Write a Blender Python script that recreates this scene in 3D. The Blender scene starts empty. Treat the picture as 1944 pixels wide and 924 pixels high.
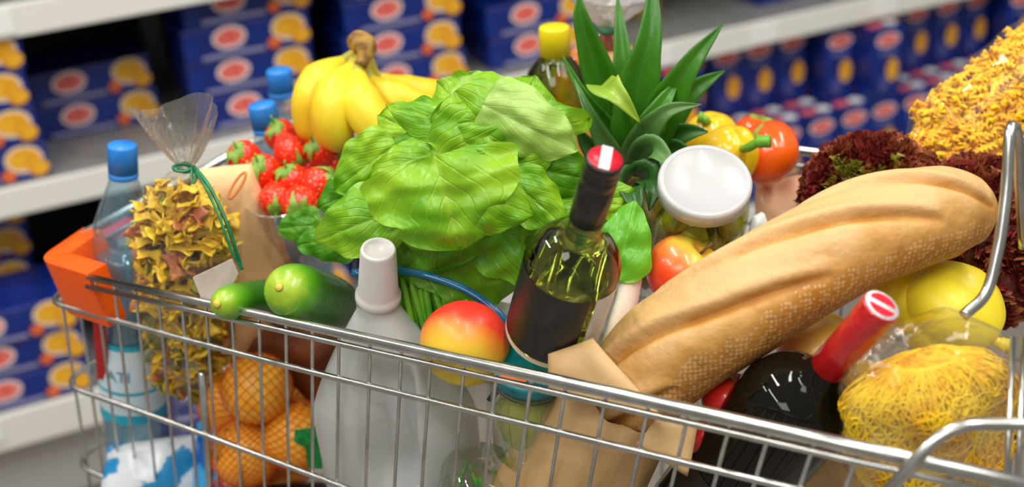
import bpy, math, random
import numpy as np
from mathutils import Vector, Matrix, noise
random.seed(7)
R = math.radians
SC = bpy.context.scene
COL = SC.collection

# ------------------------------------------------------------------ camera
F_PX = 2466.0
PITCH, ROLL, CAM_H = R(26), R(5), 1.55
_fw = Vector((0, math.cos(PITCH), -math.sin(PITCH)))
_r0 = Vector((1, 0, 0)); _u0 = Vector((0, math.sin(PITCH), math.cos(PITCH)))
CR = math.cos(ROLL) * _r0 - math.sin(ROLL) * _u0       # camera right
CU = math.sin(ROLL) * _r0 + math.cos(ROLL) * _u0       # camera up
CF = _fw
CO = Vector((0, 0, CAM_H))
UP = Vector((0, 0, 1))
cam_d = bpy.data.cameras.new('camera')
cam = bpy.data.objects.new('camera', cam_d); COL.objects.link(cam)
M = Matrix.Identity(4)
for i in range(3):
    M[i][0] = CR[i]; M[i][1] = CU[i]; M[i][2] = -CF[i]; M[i][3] = CO[i]
cam.matrix_world = M
cam_d.sensor_width = 36; cam_d.lens = F_PX / 1944 * 36
cam_d.clip_start = 0.05; cam_d.clip_end = 60
cam_d.dof.use_dof = True; cam_d.dof.focus_distance = 1.15; cam_d.dof.aperture_fstop = 2.9
SC.camera = cam

# ------------------------------------------------------------------ light
SC.view_settings.view_transform = 'Standard'; SC.view_settings.look = 'None'
SC.view_settings.exposure = 0.0; SC.view_settings.gamma = 1
wd = bpy.data.worlds.new('shop_light'); SC.world = wd; wd.use_nodes = True
wd.node_tree.nodes['Background'].inputs[0].default_value = (1.0, 0.97, 0.92, 1)
wd.node_tree.nodes['Background'].inputs[1].default_value = 0.30
def lamp(name, loc, size, power, rot=(0, 0, 0), col=(1, 0.97, 0.92)):
    d = bpy.data.lights.new(name, 'AREA'); d.shape = 'RECTANGLE'; d.size, d.size_y = size
    d.energy = power; d.color = col
    o = bpy.data.objects.new(name, d); COL.objects.link(o); o.location = loc; o.rotation_euler = rot
    return o
for i, (x, y) in enumerate([(-1.3, 0.2), (0.5, 0.2), (-0.4, 1.6), (1.6, 1.4), (-2.2, 1.7)]):
    lamp('ceiling_strip_light', (x, y, 3.1), (0.10, 1.5), 23.5, (0, 0, R(8)))
lamp('ceiling_panel_light', (-0.8, -1.2, 3.1), (1.2, 1.2), 30)
lamp('ceiling_panel_light', (1.6, 0.0, 3.1), (1.2, 1.2), 23)

def W(px, py, z):
    """a point of the place, from its direction and its distance ahead of the camera"""
    return CO + z * (CR * ((px - 972) / F_PX) + CU * ((462 - py) / F_PX) + CF)
def S(n, z): return n * z / F_PX

# ------------------------------------------------------------------ materials
MATS = {}
def nodes(name):
    m = bpy.data.materials.new(name); m.use_nodes = True
    nt = m.node_tree; b = nt.nodes['Principled BSDF']
    return m, nt, b
def setv(b, **k):
    for n, v in k.items():
        key = {'rough': 'Roughness', 'metal': 'Metallic', 'spec': 'Specular IOR Level', 'coat': 'Coat Weight',
               'trans': 'Transmission Weight', 'sss': 'Subsurface Weight', 'ior': 'IOR', 'sheen': 'Sheen Weight'}[n]
        b.inputs[key].default_value = v
def c4(c): return (c[0], c[1], c[2], 1)
def bump(nt, b, scale, strength, dist=0.002, detail=3, coord='Object', stretch=None):
    tc = nt.nodes.new('ShaderNodeTexCoord'); n = nt.nodes.new('ShaderNodeTexNoise')
    n.inputs['Scale'].default_value = scale; n.inputs['Detail'].default_value = detail
    src = tc.outputs[coord]
    if stretch:
        mp = nt.nodes.new('ShaderNodeMapping'); mp.inputs['Scale'].default_value = stretch
        nt.links.new(src, mp.inputs[0]); src = mp.outputs[0]
    nt.links.new(src, n.inputs['Vector'])
    bp = nt.nodes.new('ShaderNodeBump'); bp.inputs['Strength'].default_value = strength; bp.inputs['Distance'].default_value = dist
    nt.links.new(n.outputs[0], bp.inputs['Height'])
    if b is not None: nt.links.new(bp.outputs[0], b.inputs['Normal'])
    return bp
def mat(name, c1, c2=None, scale=30, rough=.5, bmp=None, lo=.4, hi=.6, stretch=None, **k):
    if name in MATS: return MATS[name]
    m, nt, b = nodes(name)
    b.inputs['Base Color'].default_value = c4(c1); b.inputs['Roughness'].default_value = rough
    setv(b, **k)
    if c2:
        tc = nt.nodes.new('ShaderNodeTexCoord'); n = nt.nodes.new('ShaderNodeTexNoise')
        n.inputs['Scale'].default_value = scale; n.inputs['Detail'].default_value = 4
        src = tc.outputs['Object']
        if stretch:
            mp = nt.nodes.new('ShaderNodeMapping'); mp.inputs['Scale'].default_value = stretch
            nt.links.new(src, mp.inputs[0]); src = mp.outputs[0]
        nt.links.new(src, n.inputs['Vector'])
        r = nt.nodes.new('ShaderNodeValToRGB'); r.color_ramp.elements[0].position = lo; r.color_ramp.elements[1].position = hi
        r.color_ramp.elements[0].color = c4(c1); r.color_ramp.elements[1].color = c4(c2)
        nt.links.new(n.outputs[0], r.inputs[0]); nt.links.new(r.outputs[0], b.inputs['Base Color'])
    if bmp: bump(nt, b, *bmp)
    MATS[name] = m; return m
def film(name, tint=(1, 1, 1), gloss=.10, fres=.5, rough=.08, bscale=60, bstr=.6, bdist=.003, haze=0.0, hazecol=(1, 1, 1), stretch=None):
    """thin clear plastic: mostly see-through, with reflections and a little milky haze"""
    if name in MATS: return MATS[name]
    m = bpy.data.materials.new(name); m.use_nodes = True; nt = m.node_tree; nt.nodes.clear()
    out = nt.nodes.new('ShaderNodeOutputMaterial'); tr = nt.nodes.new('ShaderNodeBsdfTransparent'); tr.inputs[0].default_value = c4(tint)
    gl = nt.nodes.new('ShaderNodeBsdfGlossy'); gl.inputs['Roughness'].default_value = rough
    lw = nt.nodes.new('ShaderNodeLayerWeight'); lw.inputs['Blend'].default_value = .35
    ma = nt.nodes.new('ShaderNodeMath'); ma.operation = 'MULTIPLY_ADD'; ma.inputs[1].default_value = fres; ma.inputs[2].default_value = gloss
    mx = nt.nodes.new('ShaderNodeMixShader')
    bp = bump(nt, None, bscale, bstr, bdist, 3, 'Object', stretch)
    nt.links.new(bp.outputs[0], gl.inputs['Normal']); nt.links.new(bp.outputs[0], lw.inputs['Normal'])
    nt.links.new(lw.outputs['Facing'], ma.inputs[0]); nt.links.new(ma.outputs[0], mx.inputs[0])
    base = tr.outputs[0]
    if haze:
        df = nt.nodes.new('ShaderNodeBsdfDiffuse'); df.inputs[0].default_value = c4(hazecol)
        m2 = nt.nodes.new('ShaderNodeMixShader'); m2.inputs[0].default_value = haze
        nt.links.new(base, m2.inputs[1]); nt.links.new(df.outputs[0], m2.inputs[2]); base = m2.outputs[0]
    nt.links.new(base, mx.inputs[1]); nt.links.new(gl.outputs[0], mx.inputs[2]); nt.links.new(mx.outputs[0], out.inputs[0])
    MATS[name] = m; return m
def leafmat(name, dark, light, rib, rough=.35, transl=.3, vein=1.0, bstr=.5, nscale=14, across=5.0, along=7.0):
    """leaf with a midrib, side veins (from the uv map) and mottled greens"""
    if name in MATS: return MATS[name]
    m, nt, b = nodes(name); L = nt.links.new
    uv = nt.nodes.new('ShaderNodeTexCoord'); sp = nt.nodes.new('ShaderNodeSeparateXYZ'); L(uv.outputs['UV'], sp.inputs[0])
    def math_(op, a, b_=None, c=None):
        n = nt.nodes.new('ShaderNodeMath'); n.operation = op
        for i, v in enumerate((a, b_, c)):
            if v is None: continue
            if isinstance(v, (int, float)): n.inputs[i].default_value = v
            else: L(v, n.inputs[i])
        return n.outputs[0]
    u = math_('ABSOLUTE', math_('SUBTRACT', sp.outputs[0], .5)); v = sp.outputs[1]
    nz = nt.nodes.new('ShaderNodeTexNoise'); nz.inputs['Scale'].default_value = nscale; nz.inputs['Detail'].default_value = 3
    L(uv.outputs['Object'], nz.inputs['Vector'])
    ph = math_('ADD', math_('SUBTRACT', math_('MULTIPLY', v, along), math_('MULTIPLY', u, across)), math_('MULTIPLY', nz.outputs[0], .9))
    tri = math_('ABSOLUTE', math_('SUBTRACT', math_('FRACT', ph), .5))
    side = math_('SUBTRACT', 1.0, math_('MULTIPLY', tri, 9.0)); side = math_('MAXIMUM', side, 0.0)
    mid = math_('MAXIMUM', math_('SUBTRACT', 1.0, math_('MULTIPLY', u, 26.0)), 0.0)
    ve = math_('MINIMUM', math_('ADD', math_('MULTIPLY', side, .45 * vein), math_('MULTIPLY', mid, .9 * vein)), 1.0)
    rp = nt.nodes.new('ShaderNodeValToRGB'); rp.color_ramp.elements[0].position = .35; rp.color_ramp.elements[1].position = .65
    rp.color_ramp.elements[0].color = c4(dark); rp.color_ramp.elements[1].color = c4(light); L(nz.outputs[0], rp.inputs[0])
    mx = nt.nodes.new('ShaderNodeMix'); mx.data_type = 'RGBA'; L(ve, mx.inputs[0]); L(rp.outputs[0], mx.inputs[6]); mx.inputs[7].default_value = c4(rib)
    L(mx.outputs[2], b.inputs['Base Color']); b.inputs['Roughness'].default_value = rough
    bp = nt.nodes.new('ShaderNodeBump'); bp.inputs['Strength'].default_value = bstr; bp.inputs['Distance'].default_value = .003
    n2 = nt.nodes.new('ShaderNodeTexNoise'); n2.inputs['Scale'].default_value = 48; n2.inputs['Detail'].default_value = 4; L(uv.outputs['Object'], n2.inputs['Vector'])
    L(math_('SUBTRACT', n2.outputs[0], math_('MULTIPLY', ve, .7)), bp.inputs['Height']); L(bp.outputs[0], b.inputs['Normal'])
    tl = nt.nodes.new('ShaderNodeBsdfTranslucent'); L(mx.outputs[2], tl.inputs[0]); L(bp.outputs[0], tl.inputs['Normal'])
    ms = nt.nodes.new('ShaderNodeMixShader'); ms.inputs[0].default_value = transl
    L(b.outputs[0], ms.inputs[1]); L(tl.outputs[0], ms.inputs[2]); L(ms.outputs[0], nt.nodes['Material Output'].inputs[0])
    MATS[name] = m; return m
def ramp_mat(name, stops, axis=2, lo=-1, hi=1, nz=.3, nscale=20, rough=.35, streak=None, bmp=None, **k):
    """colour that runs along one of the thing's own axes (skin of a fruit), broken up by noise"""
    if name in MATS: return MATS[name]
    m, nt, b = nodes(name); L = nt.links.new
    tc = nt.nodes.new('ShaderNodeTexCoord'); sp = nt.nodes.new('ShaderNodeSeparateXYZ'); L(tc.outputs['Object'], sp.inputs[0])
    mr = nt.nodes.new('ShaderNodeMapRange'); mr.inputs[1].default_value = lo; mr.inputs[2].default_value = hi; L(sp.outputs[axis], mr.inputs[0])
    n = nt.nodes.new('ShaderNodeTexNoise'); n.inputs['Scale'].default_value = nscale; n.inputs['Detail'].default_value = 5
    src = tc.outputs['Object']
    if streak:
        mp = nt.nodes.new('ShaderNodeMapping'); mp.inputs['Scale'].default_value = streak; L(src, mp.inputs[0]); src = mp.outputs[0]
    L(src, n.inputs['Vector'])
    a = nt.nodes.new('ShaderNodeMath'); a.operation = 'MULTIPLY_ADD'; a.inputs[1].default_value = nz; L(n.outputs[0], a.inputs[0]); L(mr.outputs[0], a.inputs[2])
    s = nt.nodes.new('ShaderNodeMath'); s.operation = 'SUBTRACT'; s.inputs[1].default_value = nz * .5; L(a.outputs[0], s.inputs[0])
    r = nt.nodes.new('ShaderNodeValToRGB'); e = r.color_ramp.elements
    e[0].position, e[0].color = stops[0][0], c4(stops[0][1]); e[1].position, e[1].color = stops[-1][0], c4(stops[-1][1])
    for p, c in stops[1:-1]:
        q = e.new(p); q.color = c4(c)
    L(s.outputs[0], r.inputs[0]); L(r.outputs[0], b.inputs['Base Color']); b.inputs['Roughness'].default_value = rough
    setv(b, **k)
    if bmp: bump(nt, b, *bmp)
    MATS[name] = m; return m
def glassmat(name, col, through=.35, tcol=None, rough=0.0, ior=1.3):
    """coloured bottle glass with liquid: refracting, with some light passing straight through"""
    if name in MATS: return MATS[name]
    m = bpy.data.materials.new(name); m.use_nodes = True; nt = m.node_tree; nt.nodes.clear(); L = nt.links.new
    out = nt.nodes.new('ShaderNodeOutputMaterial'); g = nt.nodes.new('ShaderNodeBsdfGlass'); g.inputs['Color'].default_value = c4(col)
    g.inputs['IOR'].default_value = ior; g.inputs['Roughness'].default_value = rough
    t = nt.nodes.new('ShaderNodeBsdfTransparent'); t.inputs[0].default_value = c4(tcol or col)
    mx = nt.nodes.new('ShaderNodeMixShader'); mx.inputs[0].default_value = through; L(g.outputs[0], mx.inputs[1]); L(t.outputs[0], mx.inputs[2])
    gl = nt.nodes.new('ShaderNodeBsdfGlossy'); gl.inputs['Roughness'].default_value = .02
    fr = nt.nodes.new('ShaderNodeFresnel'); fr.inputs[0].default_value = 1.5
    m2 = nt.nodes.new('ShaderNodeMixShader'); L(fr.outputs[0], m2.inputs[0]); L(mx.outputs[0], m2.inputs[1]); L(gl.outputs[0], m2.inputs[2])
    L(m2.outputs[0], out.inputs[0]); MATS[name] = m; return m

CHROME = mat('zinc_plated_steel', (.50, .50, .47), (.62, .62, .60), 40, rough=.24, metal=1.0)

# ------------------------------------------------------------------ geometry helpers
def link_mesh(name, v, f, m, parent=None, smooth=True, uvs=None, midx=None, mods=None):
    me = bpy.data.meshes.new(name)
    me.from_pydata([tuple(p) for p in v], [], f)
    ms = m if isinstance(m, (list, tuple)) else [m]
    for q in ms: me.materials.append(q)
    if smooth: me.polygons.foreach_set('use_smooth', [True] * len(me.polygons))
    if midx is not None: me.polygons.foreach_set('material_index', midx)
    if uvs is not None:
        l = me.uv_layers.new(name='UVMap')
        for i, lp in enumerate(me.loops): l.data[i].uv = uvs[lp.vertex_index]
    me.update()
    o = bpy.data.objects.new(name, me); COL.objects.link(o)
    if parent is not None: o.parent = parent
    return o
def tag(o, label=None, cat=None, group=None, kind=None):
    if label: o['label'] = label
    if cat: o['category'] = cat
    if group: o['group'] = group
    if kind: o['kind'] = kind
    return o
def frame(loc, zdir, yhint=None):
    z = Vector(zdir).normalized(); y = Vector(yhint if yhint is not None else CF)
    y = (y - y.dot(z) * z).normalized(); x = y.cross(z)
    m = Matrix.Identity(4)
    for i in range(3): m[i][0] = x[i]; m[i][1] = y[i]; m[i][2] = z[i]; m[i][3] = loc[i]
    return m
class Thing:
    def __init__(s, name, label, cat, mtx, group=None, single=False):
        if isinstance(mtx, Vector): mtx = Matrix.Translation(mtx)
        s.M = mtx; s.I = mtx.inverted()
        s.o = bpy.data.objects.new(name, None); s.o.empty_display_size = .02; COL.objects.link(s.o); s.o.matrix_world = mtx
        tag(s.o, label, cat, group)
    def L(s, p): return s.I @ Vector(p)
    def part(s, name, g, m, parent=None, world=False, label=None, **k):
        v, f = g[0], g[1]
        if world: v = [s.I @ Vector(p) for p in v]
        if len(g) > 2 and 'uvs' not in k: k['uvs'] = g[2]
        o = link_mesh(name, v, f, m, parent or s.o, **k)
        if label: o['label'] = label
        return o
def join(*gs):
    v, f = [], []
    for g in gs:
        n = len(v); v += list(g[0]); f += [tuple(i + n for i in q) for q in g[1]]
    return v, f
def smooth_prof(pts, n=6): return [(max(0, p.x), p.z) for p in cr_spline([(a, 0, b) for a, b in pts], n)]
def xf(g, m): return [m @ Vector(p) for p in g[0]], g[1]
def lathe(prof, n=48, sx=1, sy=1):
    v, f = [], []
    for r, z in prof:
        for i in range(n):
            a = 2 * math.pi * i / n; v.append((r * math.cos(a) * sx, r * math.sin(a) * sy, z))
    for j in range(len(prof) - 1):
        for i in range(n):
            k = (i + 1) % n; f.append((j * n + i, j * n + k, (j + 1) * n + k, (j + 1) * n + i))
    if prof[0][0] > 1e-6: f.append(tuple(reversed(range(n))))
    if prof[-1][0] > 1e-6: b = (len(prof) - 1) * n; f.append(tuple(b + i for i in range(n)))
    return v, f
def cr_spline(pts, n=8, closed=False):
    P = [Vector(p) for p in pts]; out = []
    m = len(P)
    for i in range(m if closed else m - 1):
        p0 = P[(i - 1) % m] if closed or i > 0 else P[0] * 2 - P[1]
        p1, p2 = P[i], P[(i + 1) % m]
        p3 = P[(i + 2) % m] if closed or i + 2 < m else P[-1] * 2 - P[-2]
        for k in range(n):
            t = k / n
            out.append(.5 * ((2 * p1) + (p2 - p0) * t + (2 * p0 - 5 * p1 + 4 * p2 - p3) * t * t + (3 * p1 - p0 - 3 * p2 + p3) * t ** 3))
    if not closed: out.append(P[-1])
    return out
def fillet(pts, r, n=6, closed=False):
    P = [Vector(p) for p in pts]; out = []; m = len(P)
    for i in range(m):
        if not closed and i in (0, m - 1): out.append(P[i]); continue
        a, b, c = P[i - 1], P[i], P[(i + 1) % m]
        d1, d2 = (a - b), (c - b); rr = min(r, d1.length * .45, d2.length * .45)
        s, e = b + d1.normalized() * rr, b + d2.normalized() * rr
        for k in range(n + 1):
            t = k / n; out.append(s * (1 - t) ** 2 + b * 2 * t * (1 - t) + e * t * t)
    return out
def tube(pts, r, n=8, closed=False, caps=True, flat=1.0):
    P = [Vector(p) for p in pts]; m = len(P)
    rs = r if isinstance(r, (list, tuple)) else [r] * m
    v, f = [], []; nrm = None
    for i in range(m):
        if closed: t = P[(i + 1) % m] - P[i - 1]
        else: t = P[min(i + 1, m - 1)] - P[max(i - 1, 0)]
        if t.length < 1e-9: t = Vector((0, 0, 1))
        t.normalize()
        if nrm is None:
            nrm = t.orthogonal().normalized()
        else:
            nrm = (nrm - nrm.dot(t) * t)
            nrm = nrm.normalized() if nrm.length > 1e-6 else t.orthogonal().normalized()
        b = t.cross(nrm)
        for k in range(n):
            a = 2 * math.pi * k / n; v.append(P[i] + (nrm * math.cos(a) + b * math.sin(a) * flat) * rs[i])
    for i in range(m if closed else m - 1):
        j = (i + 1) % m
        for k in range(n):
            q = (k + 1) % n; f.append((i * n + k, i * n + q, j * n + q, j * n + k))
    if caps and not closed:
        f.append(tuple(reversed(range(n)))); f.append(tuple((m - 1) * n + k for k in range(n)))
    return v, f
def gridsurf(fn, nu, nv, closed_u=False):
    v, uv = [], []
    for j in range(nv + 1):
        for i in range(nu if closed_u else nu + 1):
            v.append(fn(i / nu, j / nv)); uv.append((i / nu, j / nv))
    f = []; w = nu if closed_u else nu + 1
    for j in range(nv):
        for i in range(nu):
            k = (i + 1) % w; f.append((j * w + i, j * w + k, (j + 1) * w + k, (j + 1) * w + i))
    return v, f, uv
def sphere(fn, nu=40, nv=24):
    """closed blob: fn(direction) -> point"""
    v, f = [fn(Vector((0, 0, -1)))], []
    for j in range(1, nv):
        ph = -math.pi / 2 + math.pi * j / nv
        for i in range(nu):
            a = 2 * math.pi * i / nu; v.append(fn(Vector((math.cos(a) * math.cos(ph), math.sin(a) * math.cos(ph), math.sin(ph)))))
    v.append(fn(Vector((0, 0, 1)))); t = len(v) - 1
    for i in range(nu): f.append((0, 1 + (i + 1) % nu, 1 + i))
    for j in range(nv - 2):
        for i in range(nu):
            a = 1 + j * nu + i; b = 1 + j * nu + (i + 1) % nu; f.append((a, b, b + nu, a + nu))
    b = 1 + (nv - 2) * nu
    for i in range(nu): f.append((b + i, b + (i + 1) % nu, t))
    return v, f
def box(cx, cy, cz, sx, sy, sz):
    v = [(cx + a * sx / 2, cy + b * sy / 2, cz + c * sz / 2) for c in (-1, 1) for b in (-1, 1) for a in (-1, 1)]
    return v, [(0, 2, 3, 1), (4, 5, 7, 6), (0, 1, 5, 4), (2, 6, 7, 3), (0, 4, 6, 2), (1, 3, 7, 5)]
def bevel(o, w=.002, seg=2):
    m = o.modifiers.new('bevel', 'BEVEL'); m.width = w; m.segments = seg; m.limit_method = 'ANGLE'; m.angle_limit = R(40); return o
def solid(o, t, off=0):
    m = o.modifiers.new('solid', 'SOLIDIFY'); m.thickness = t; m.offset = off; return o
def nz(p, s=1.0, seed=0): return noise.noise(Vector(p) * s + Vector((seed * 7.31, seed * 3.17, seed * 1.73)))
def dup(root, mtx, label=None, group=None):
    r = root.copy(); COL.objects.link(r); r.matrix_world = mtx
    if label: r['label'] = label
    if group: r['group'] = group
    for ch in root.children:
        c = ch.copy(); COL.objects.link(c); c.parent = r
        for g in ch.children:
            d = g.copy(); COL.objects.link(d); d.parent = c
    return r
def rotm(ax=0, ay=0, az=0): return (Matrix.Rotation(az, 4, 'Z') @ Matrix.Rotation(ay, 4, 'Y') @ Matrix.Rotation(ax, 4, 'X'))

# ================================================================== SETTING
FLOOR = mat('shop_floor', (.24, .21, .18), (.28, .25, .21), 4, rough=.45)
WALL = mat('shop_wall', (.55, .54, .52), (.6, .59, .57), 6, rough=.8)
g = box(0, 3, -.05, 12, 12, .1); o = link_mesh('floor', *g, FLOOR, smooth=False); tag(o, kind='structure')
# shelf run: horizontal direction E (to the right and away), N out of the shelf to the aisle
Ecam = Vector((1, .25, .38)); E = (CR * Ecam.x + CU * Ecam.y + CF * Ecam.z); E.z = 0; E.normalize()
N = Vector((E.y, -E.x, 0))
S0 = W(972, 195, 2.7)                    # lower front edge of the middle shelf's price rail
zs = S0.z
SH = Matrix.Identity(4)
for i in range(3): SH[i][0] = E[i]; SH[i][1] = -N[i]; SH[i][2] = UP[i]; SH[i][3] = (S0.x, S0.y, 0)[i]
# local frame: x along shelf, y into the shelf, z up from the floor
v, f = xf(box(0, .72, 1.6, 9, .08, 3.4), SH); o = link_mesh('wall_back', v, f, WALL, smooth=False); tag(o, kind='structure')

SHELFM = mat('shelf_grey_steel', (.30, .30, .29), (.36, .36, .35), 30, rough=.45, metal=.3)
RAILM = mat('shelf_price_rail_white', (.84, .83, .78), rough=.4)
BACKM = mat('shelf_back_dark', (.035, .03, .03), (.05, .045, .04), 20, rough=.7)
shelf = Thing('shelving_unit', 'long grey supermarket shelving unit with white price rails behind the cart', 'shelves', SH)
shelf.part('back_panel', box(0, .60, 1.1, 7.0, .03, 2.2), BACKM, smooth=False)
levels = [zs + .055, zs + .055 + .325, zs + .055 - .415]
def shelf_level(zt, rail_h=.055, x0=-3.4, x1=3.4, y0=0.0):
    b = shelf.part('shelf_board', box((x0 + x1) / 2, y0 + .30, zt - .0125, x1 - x0, .57, .025), SHELFM, smooth=False)
    r = shelf.part('price_rail', box((x0 + x1) / 2, y0 + .006, zt - rail_h / 2, x1 - x0, .012, rail_h), RAILM, smooth=False); bevel(r, .003)
    return b
shelf_level(levels[0]); shelf_level(levels[1], .058); shelf_level(levels[2], .075, y0=-.06); shelf_level(levels[1] + .45)
pl = shelf.part('base_plinth', box(0, .05, (levels[2] - .08) / 2, 6.8, .06, levels[2] - .10), mat('plinth_grey', (.55, .54, .51), rough=.5), smooth=False)
for x in (-1.86, -.62, .62, 1.86):
    shelf.part('upright', box(x, .56, 1.1, .04, .05, 2.2), SHELFM, smooth=False)
TAG = mat('price_card_white', (.92, .92, .9), rough=.5)
for x, l in ((.35, 0), (.62, 0), (.95, 0), (-.95, 1), (-.2, 1), (-1.15, 2), (.9, 2)):
    shelf.part('price_card', box(x, -.003 if l < 2 else -.063, levels[l] - .028, .07, .003, .042), TAG, smooth=False)

# ------- boxes of pasta on the shelves
NAVY = mat('carton_navy', (.003, .018, .17), (.004, .030, .27), 18, rough=.35)
NAVYL = mat('carton_lilac_blue', (.06, .07, .30), (.10, .10, .32), 30, rough=.35)
OVR = mat('logo_red', (.82, .07, .06), (.90, .25, .20), 90, rough=.35)
OVW = mat('logo_white', (.95, .75, .72), rough=.35)
PIC = mat('picture_golden', (.85, .36, .01), (.95, .52, .03), 60, rough=.35)
PICR = mat('picture_plate_rim', (.90, .70, .50), rough=.35)
PICO = mat('picture_tomato_orange', (.85, .16, .03), rough=.35)
GRYL = mat('carton_pale_lettering', (.28, .28, .48), rough=.4)
def ellipse(cx, cz, rx, rz, y, n=28, tilt=0):
    v = [];
    for i in range(n):
        a = 2 * math.pi * i / n; X, Z = rx * math.cos(a), rz * math.sin(a)
        v.append((cx + X * math.cos(tilt) - Z * math.sin(tilt), y, cz + X * math.sin(tilt) + Z * math.cos(tilt)))
    return v, [tuple(range(n))]
def multi(name, gs, mats, parent=None):
    v, f, mi = [], [], []
    for g, k in gs:
        n = len(v); v += list(g[0]); f += [tuple(i + n for i in q) for q in g[1]]; mi += [k] * len(g[1])
    return link_mesh(name, v, f, mats, parent, smooth=False, midx=mi)
def lasagne_proto(w=.245, h=.066, d=.17):
    t = Thing('pasta_carton', 'x', 'carton', Matrix.Identity(4))
    b = t.part('carton_body', box(0, d / 2, h / 2, w, d, h), NAVY, smooth=False); bevel(b, .0015)
    multi('front_print', [(box(-w * .12, -.0006, h * .12, w * .5, .001, h * .12), 3), (box(0, -.0006, h * .965, w * .98, .001, h * .06), 4),
                          (box(-w * .12, -.0006, h * .3, w * .2, .001, h * .06), 3)], [OVR, OVW, PIC, GRYL, NAVYL], t.o)
    multi('logo', [(ellipse(-w * .14, h * .62, w * .135, h * .33, -.0012, tilt=.05), 1), (ellipse(-w * .14, h * .62, w * .11, h * .24, -.0018, tilt=.05), 0)], [OVR, OVW], t.o)
    multi('food_picture', [(ellipse(w * .33, h * .60, w * .14, h * .40, -.0012), 1), (ellipse(w * .33, h * .62, w * .115, h * .30, -.0018), 0),
                           (ellipse(w * .42, h * .3, w * .075, h * .24, -.0024), 0), (ellipse(w * .20, h * .22, w * .05, h * .17, -.0024), 2)], [PIC, PICR, PICO], t.o)
    return t.o
LP = lasagne_proto()
first = [True]
def put_carton(root, m, label, group):
    if root.get('used'): o = dup(root, m, label, group)
    else:
        root.matrix_world = m; root['label'] = label; root['group'] = group; o = root; used.append(root)
    return o
used = []
def place(root, m, label, group):
    if root in used: return dup(root, m, label, group)
    used.append(root); root.matrix_world = m; root['label'] = label; root['group'] = group; return root
def stack(x, lvl, n, y=.03, jit=.008, step=.0685, group='lasagne cartons on the middle shelf', where='on the shelf', z0=0, rz=0):
    for k in range(n):
        m = SH @ Matrix.Translation((x + random.uniform(-jit, jit), y + random.uniform(0, .01), levels[lvl] + z0 + .001 + k * step)) @ rotm(0, 0, rz + random.uniform(-.02, .02))
        pos = 'bottom one' if k == 0 else ('topmost' if k == n - 1 else ['second', 'third', 'fourth', 'fifth'][k - 1] + ' from bottom')
        place(LP, m, 'navy lasagne carton, %s, %s' % (pos, where), group)
def shx(px, py, z): return (SH.inverted() @ W(px, py, z)).x
stack(shx(-45, 300, 2.37), 0, 4, y=.02, where='at the left end of the middle shelf')
stack(shx(195, 230, 2.48), 0, 2, y=.20, where='behind the tied pasta bag')
stack(shx(497, 180, 2.52), 0, 4, y=.06, where='behind the blue-capped bottles')
stack(shx(775, 120, 2.62), 0, 4, y=.04, where='behind the bananas')
stack(shx(1030, 90, 2.74), 0, 2, y=.05, where='left of the oil bottle')
stack(shx(35, 560, 2.42) - .08, 2, 5, y=.17, group='cartons on the bottom shelf', where='deep behind the orange corner')
stack(shx(112, 660, 2.36) - .08, 2, 3, y=-.05, group='cartons on the bottom shelf', where='at the shelf edge left of the cart')
for k in range(3):
    stack(shx(340, 600, 2.5) + .26 * k, 2, 3 + k % 2, y=.06, group='cartons on the bottom shelf', where=['behind the water bottle', 'behind the strawberries', 'behind the bananas on the bottom shelf'][k])
# narrow upright packs on the right of the shelves
def pack_proto(w=.085, h=.172, d=.055):
    t = Thing('pasta_pack', 'x', 'carton', Matrix.Identity(4))
    b = t.part('carton_body', box(0, d / 2, h / 2, w, d, h), NAVY, smooth=False); bevel(b, .0015)
    multi('logo', [(ellipse(0, h * .82, w * .40, h * .10, -.0008), 1), (ellipse(0, h * .82, w * .33, h * .075, -.0014), 0)], [OVR, OVW], t.o)
    multi('front_print', [(box(0, -.0006, h * .64, w * .5, .001, h * .03), 1), (ellipse(w * .2, h * .38, w * .2, h * .16, -.0008), 0), (ellipse(-w * .1, h * .2, w * .16, h * .12, -.001), 2)], [PIC, GRYL, NAVYL], t.o)
    multi('top_print', [(xf(ellipse(0, 0, w * .28, d * .3, 0), Matrix.Translation((-w * .2, d / 2, h + .0008)) @ Matrix.Rotation(R(-90), 4, 'X')), 0),
                        (xf(ellipse(0, 0, w * .2, d * .34, 0), Matrix.Translation((w * .27, d / 2, h + .0008)) @ Matrix.Rotation(R(-90), 4, 'X')), 1)], [OVR, TAG], t.o)
    return t.o
PP = pack_proto()
xa = shx(1345, 230, 2.95)
for k in range(14):
    x = xa + .0915 * (k - 1)
    for j in range(4):
        h_extra = 0
        m = SH @ Matrix.Translation((x + random.uniform(-.004, .004), -.03 + .0585 * j, levels[2] + .001)) @ Matrix.Scale(1, 4)
        place(PP, m, 'upright navy pasta pack with red oval logo right of the pineapple', 'upright pasta packs in rows on the lower shelf')
        if j > 1 and k not in (4, 5, 11) or (k * 7 + j) % 6 == 0:
            m = SH @ Matrix.Translation((x + random.uniform(-.004, .004), -.03 + .0585 * j, levels[2] + .175)) @ rotm(0, 0, random.uniform(-.05, .05))
            place(PP, m, 'upright navy pasta pack with red oval logo right of the pineapple', 'upright pasta packs in rows on the lower shelf')
for k in range(11):
    for j in range(2):
        m = SH @ Matrix.Translation((shx(1480, 40, 3.0) + .096 * k, .10 + .06 * j, levels[0] + .001)) @ rotm(0, 0, random.uniform(-.1, .1))
        place(PP, m, 'upright navy pasta pack standing above the long white price rail', 'upright pasta packs on the middle shelf')
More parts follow.
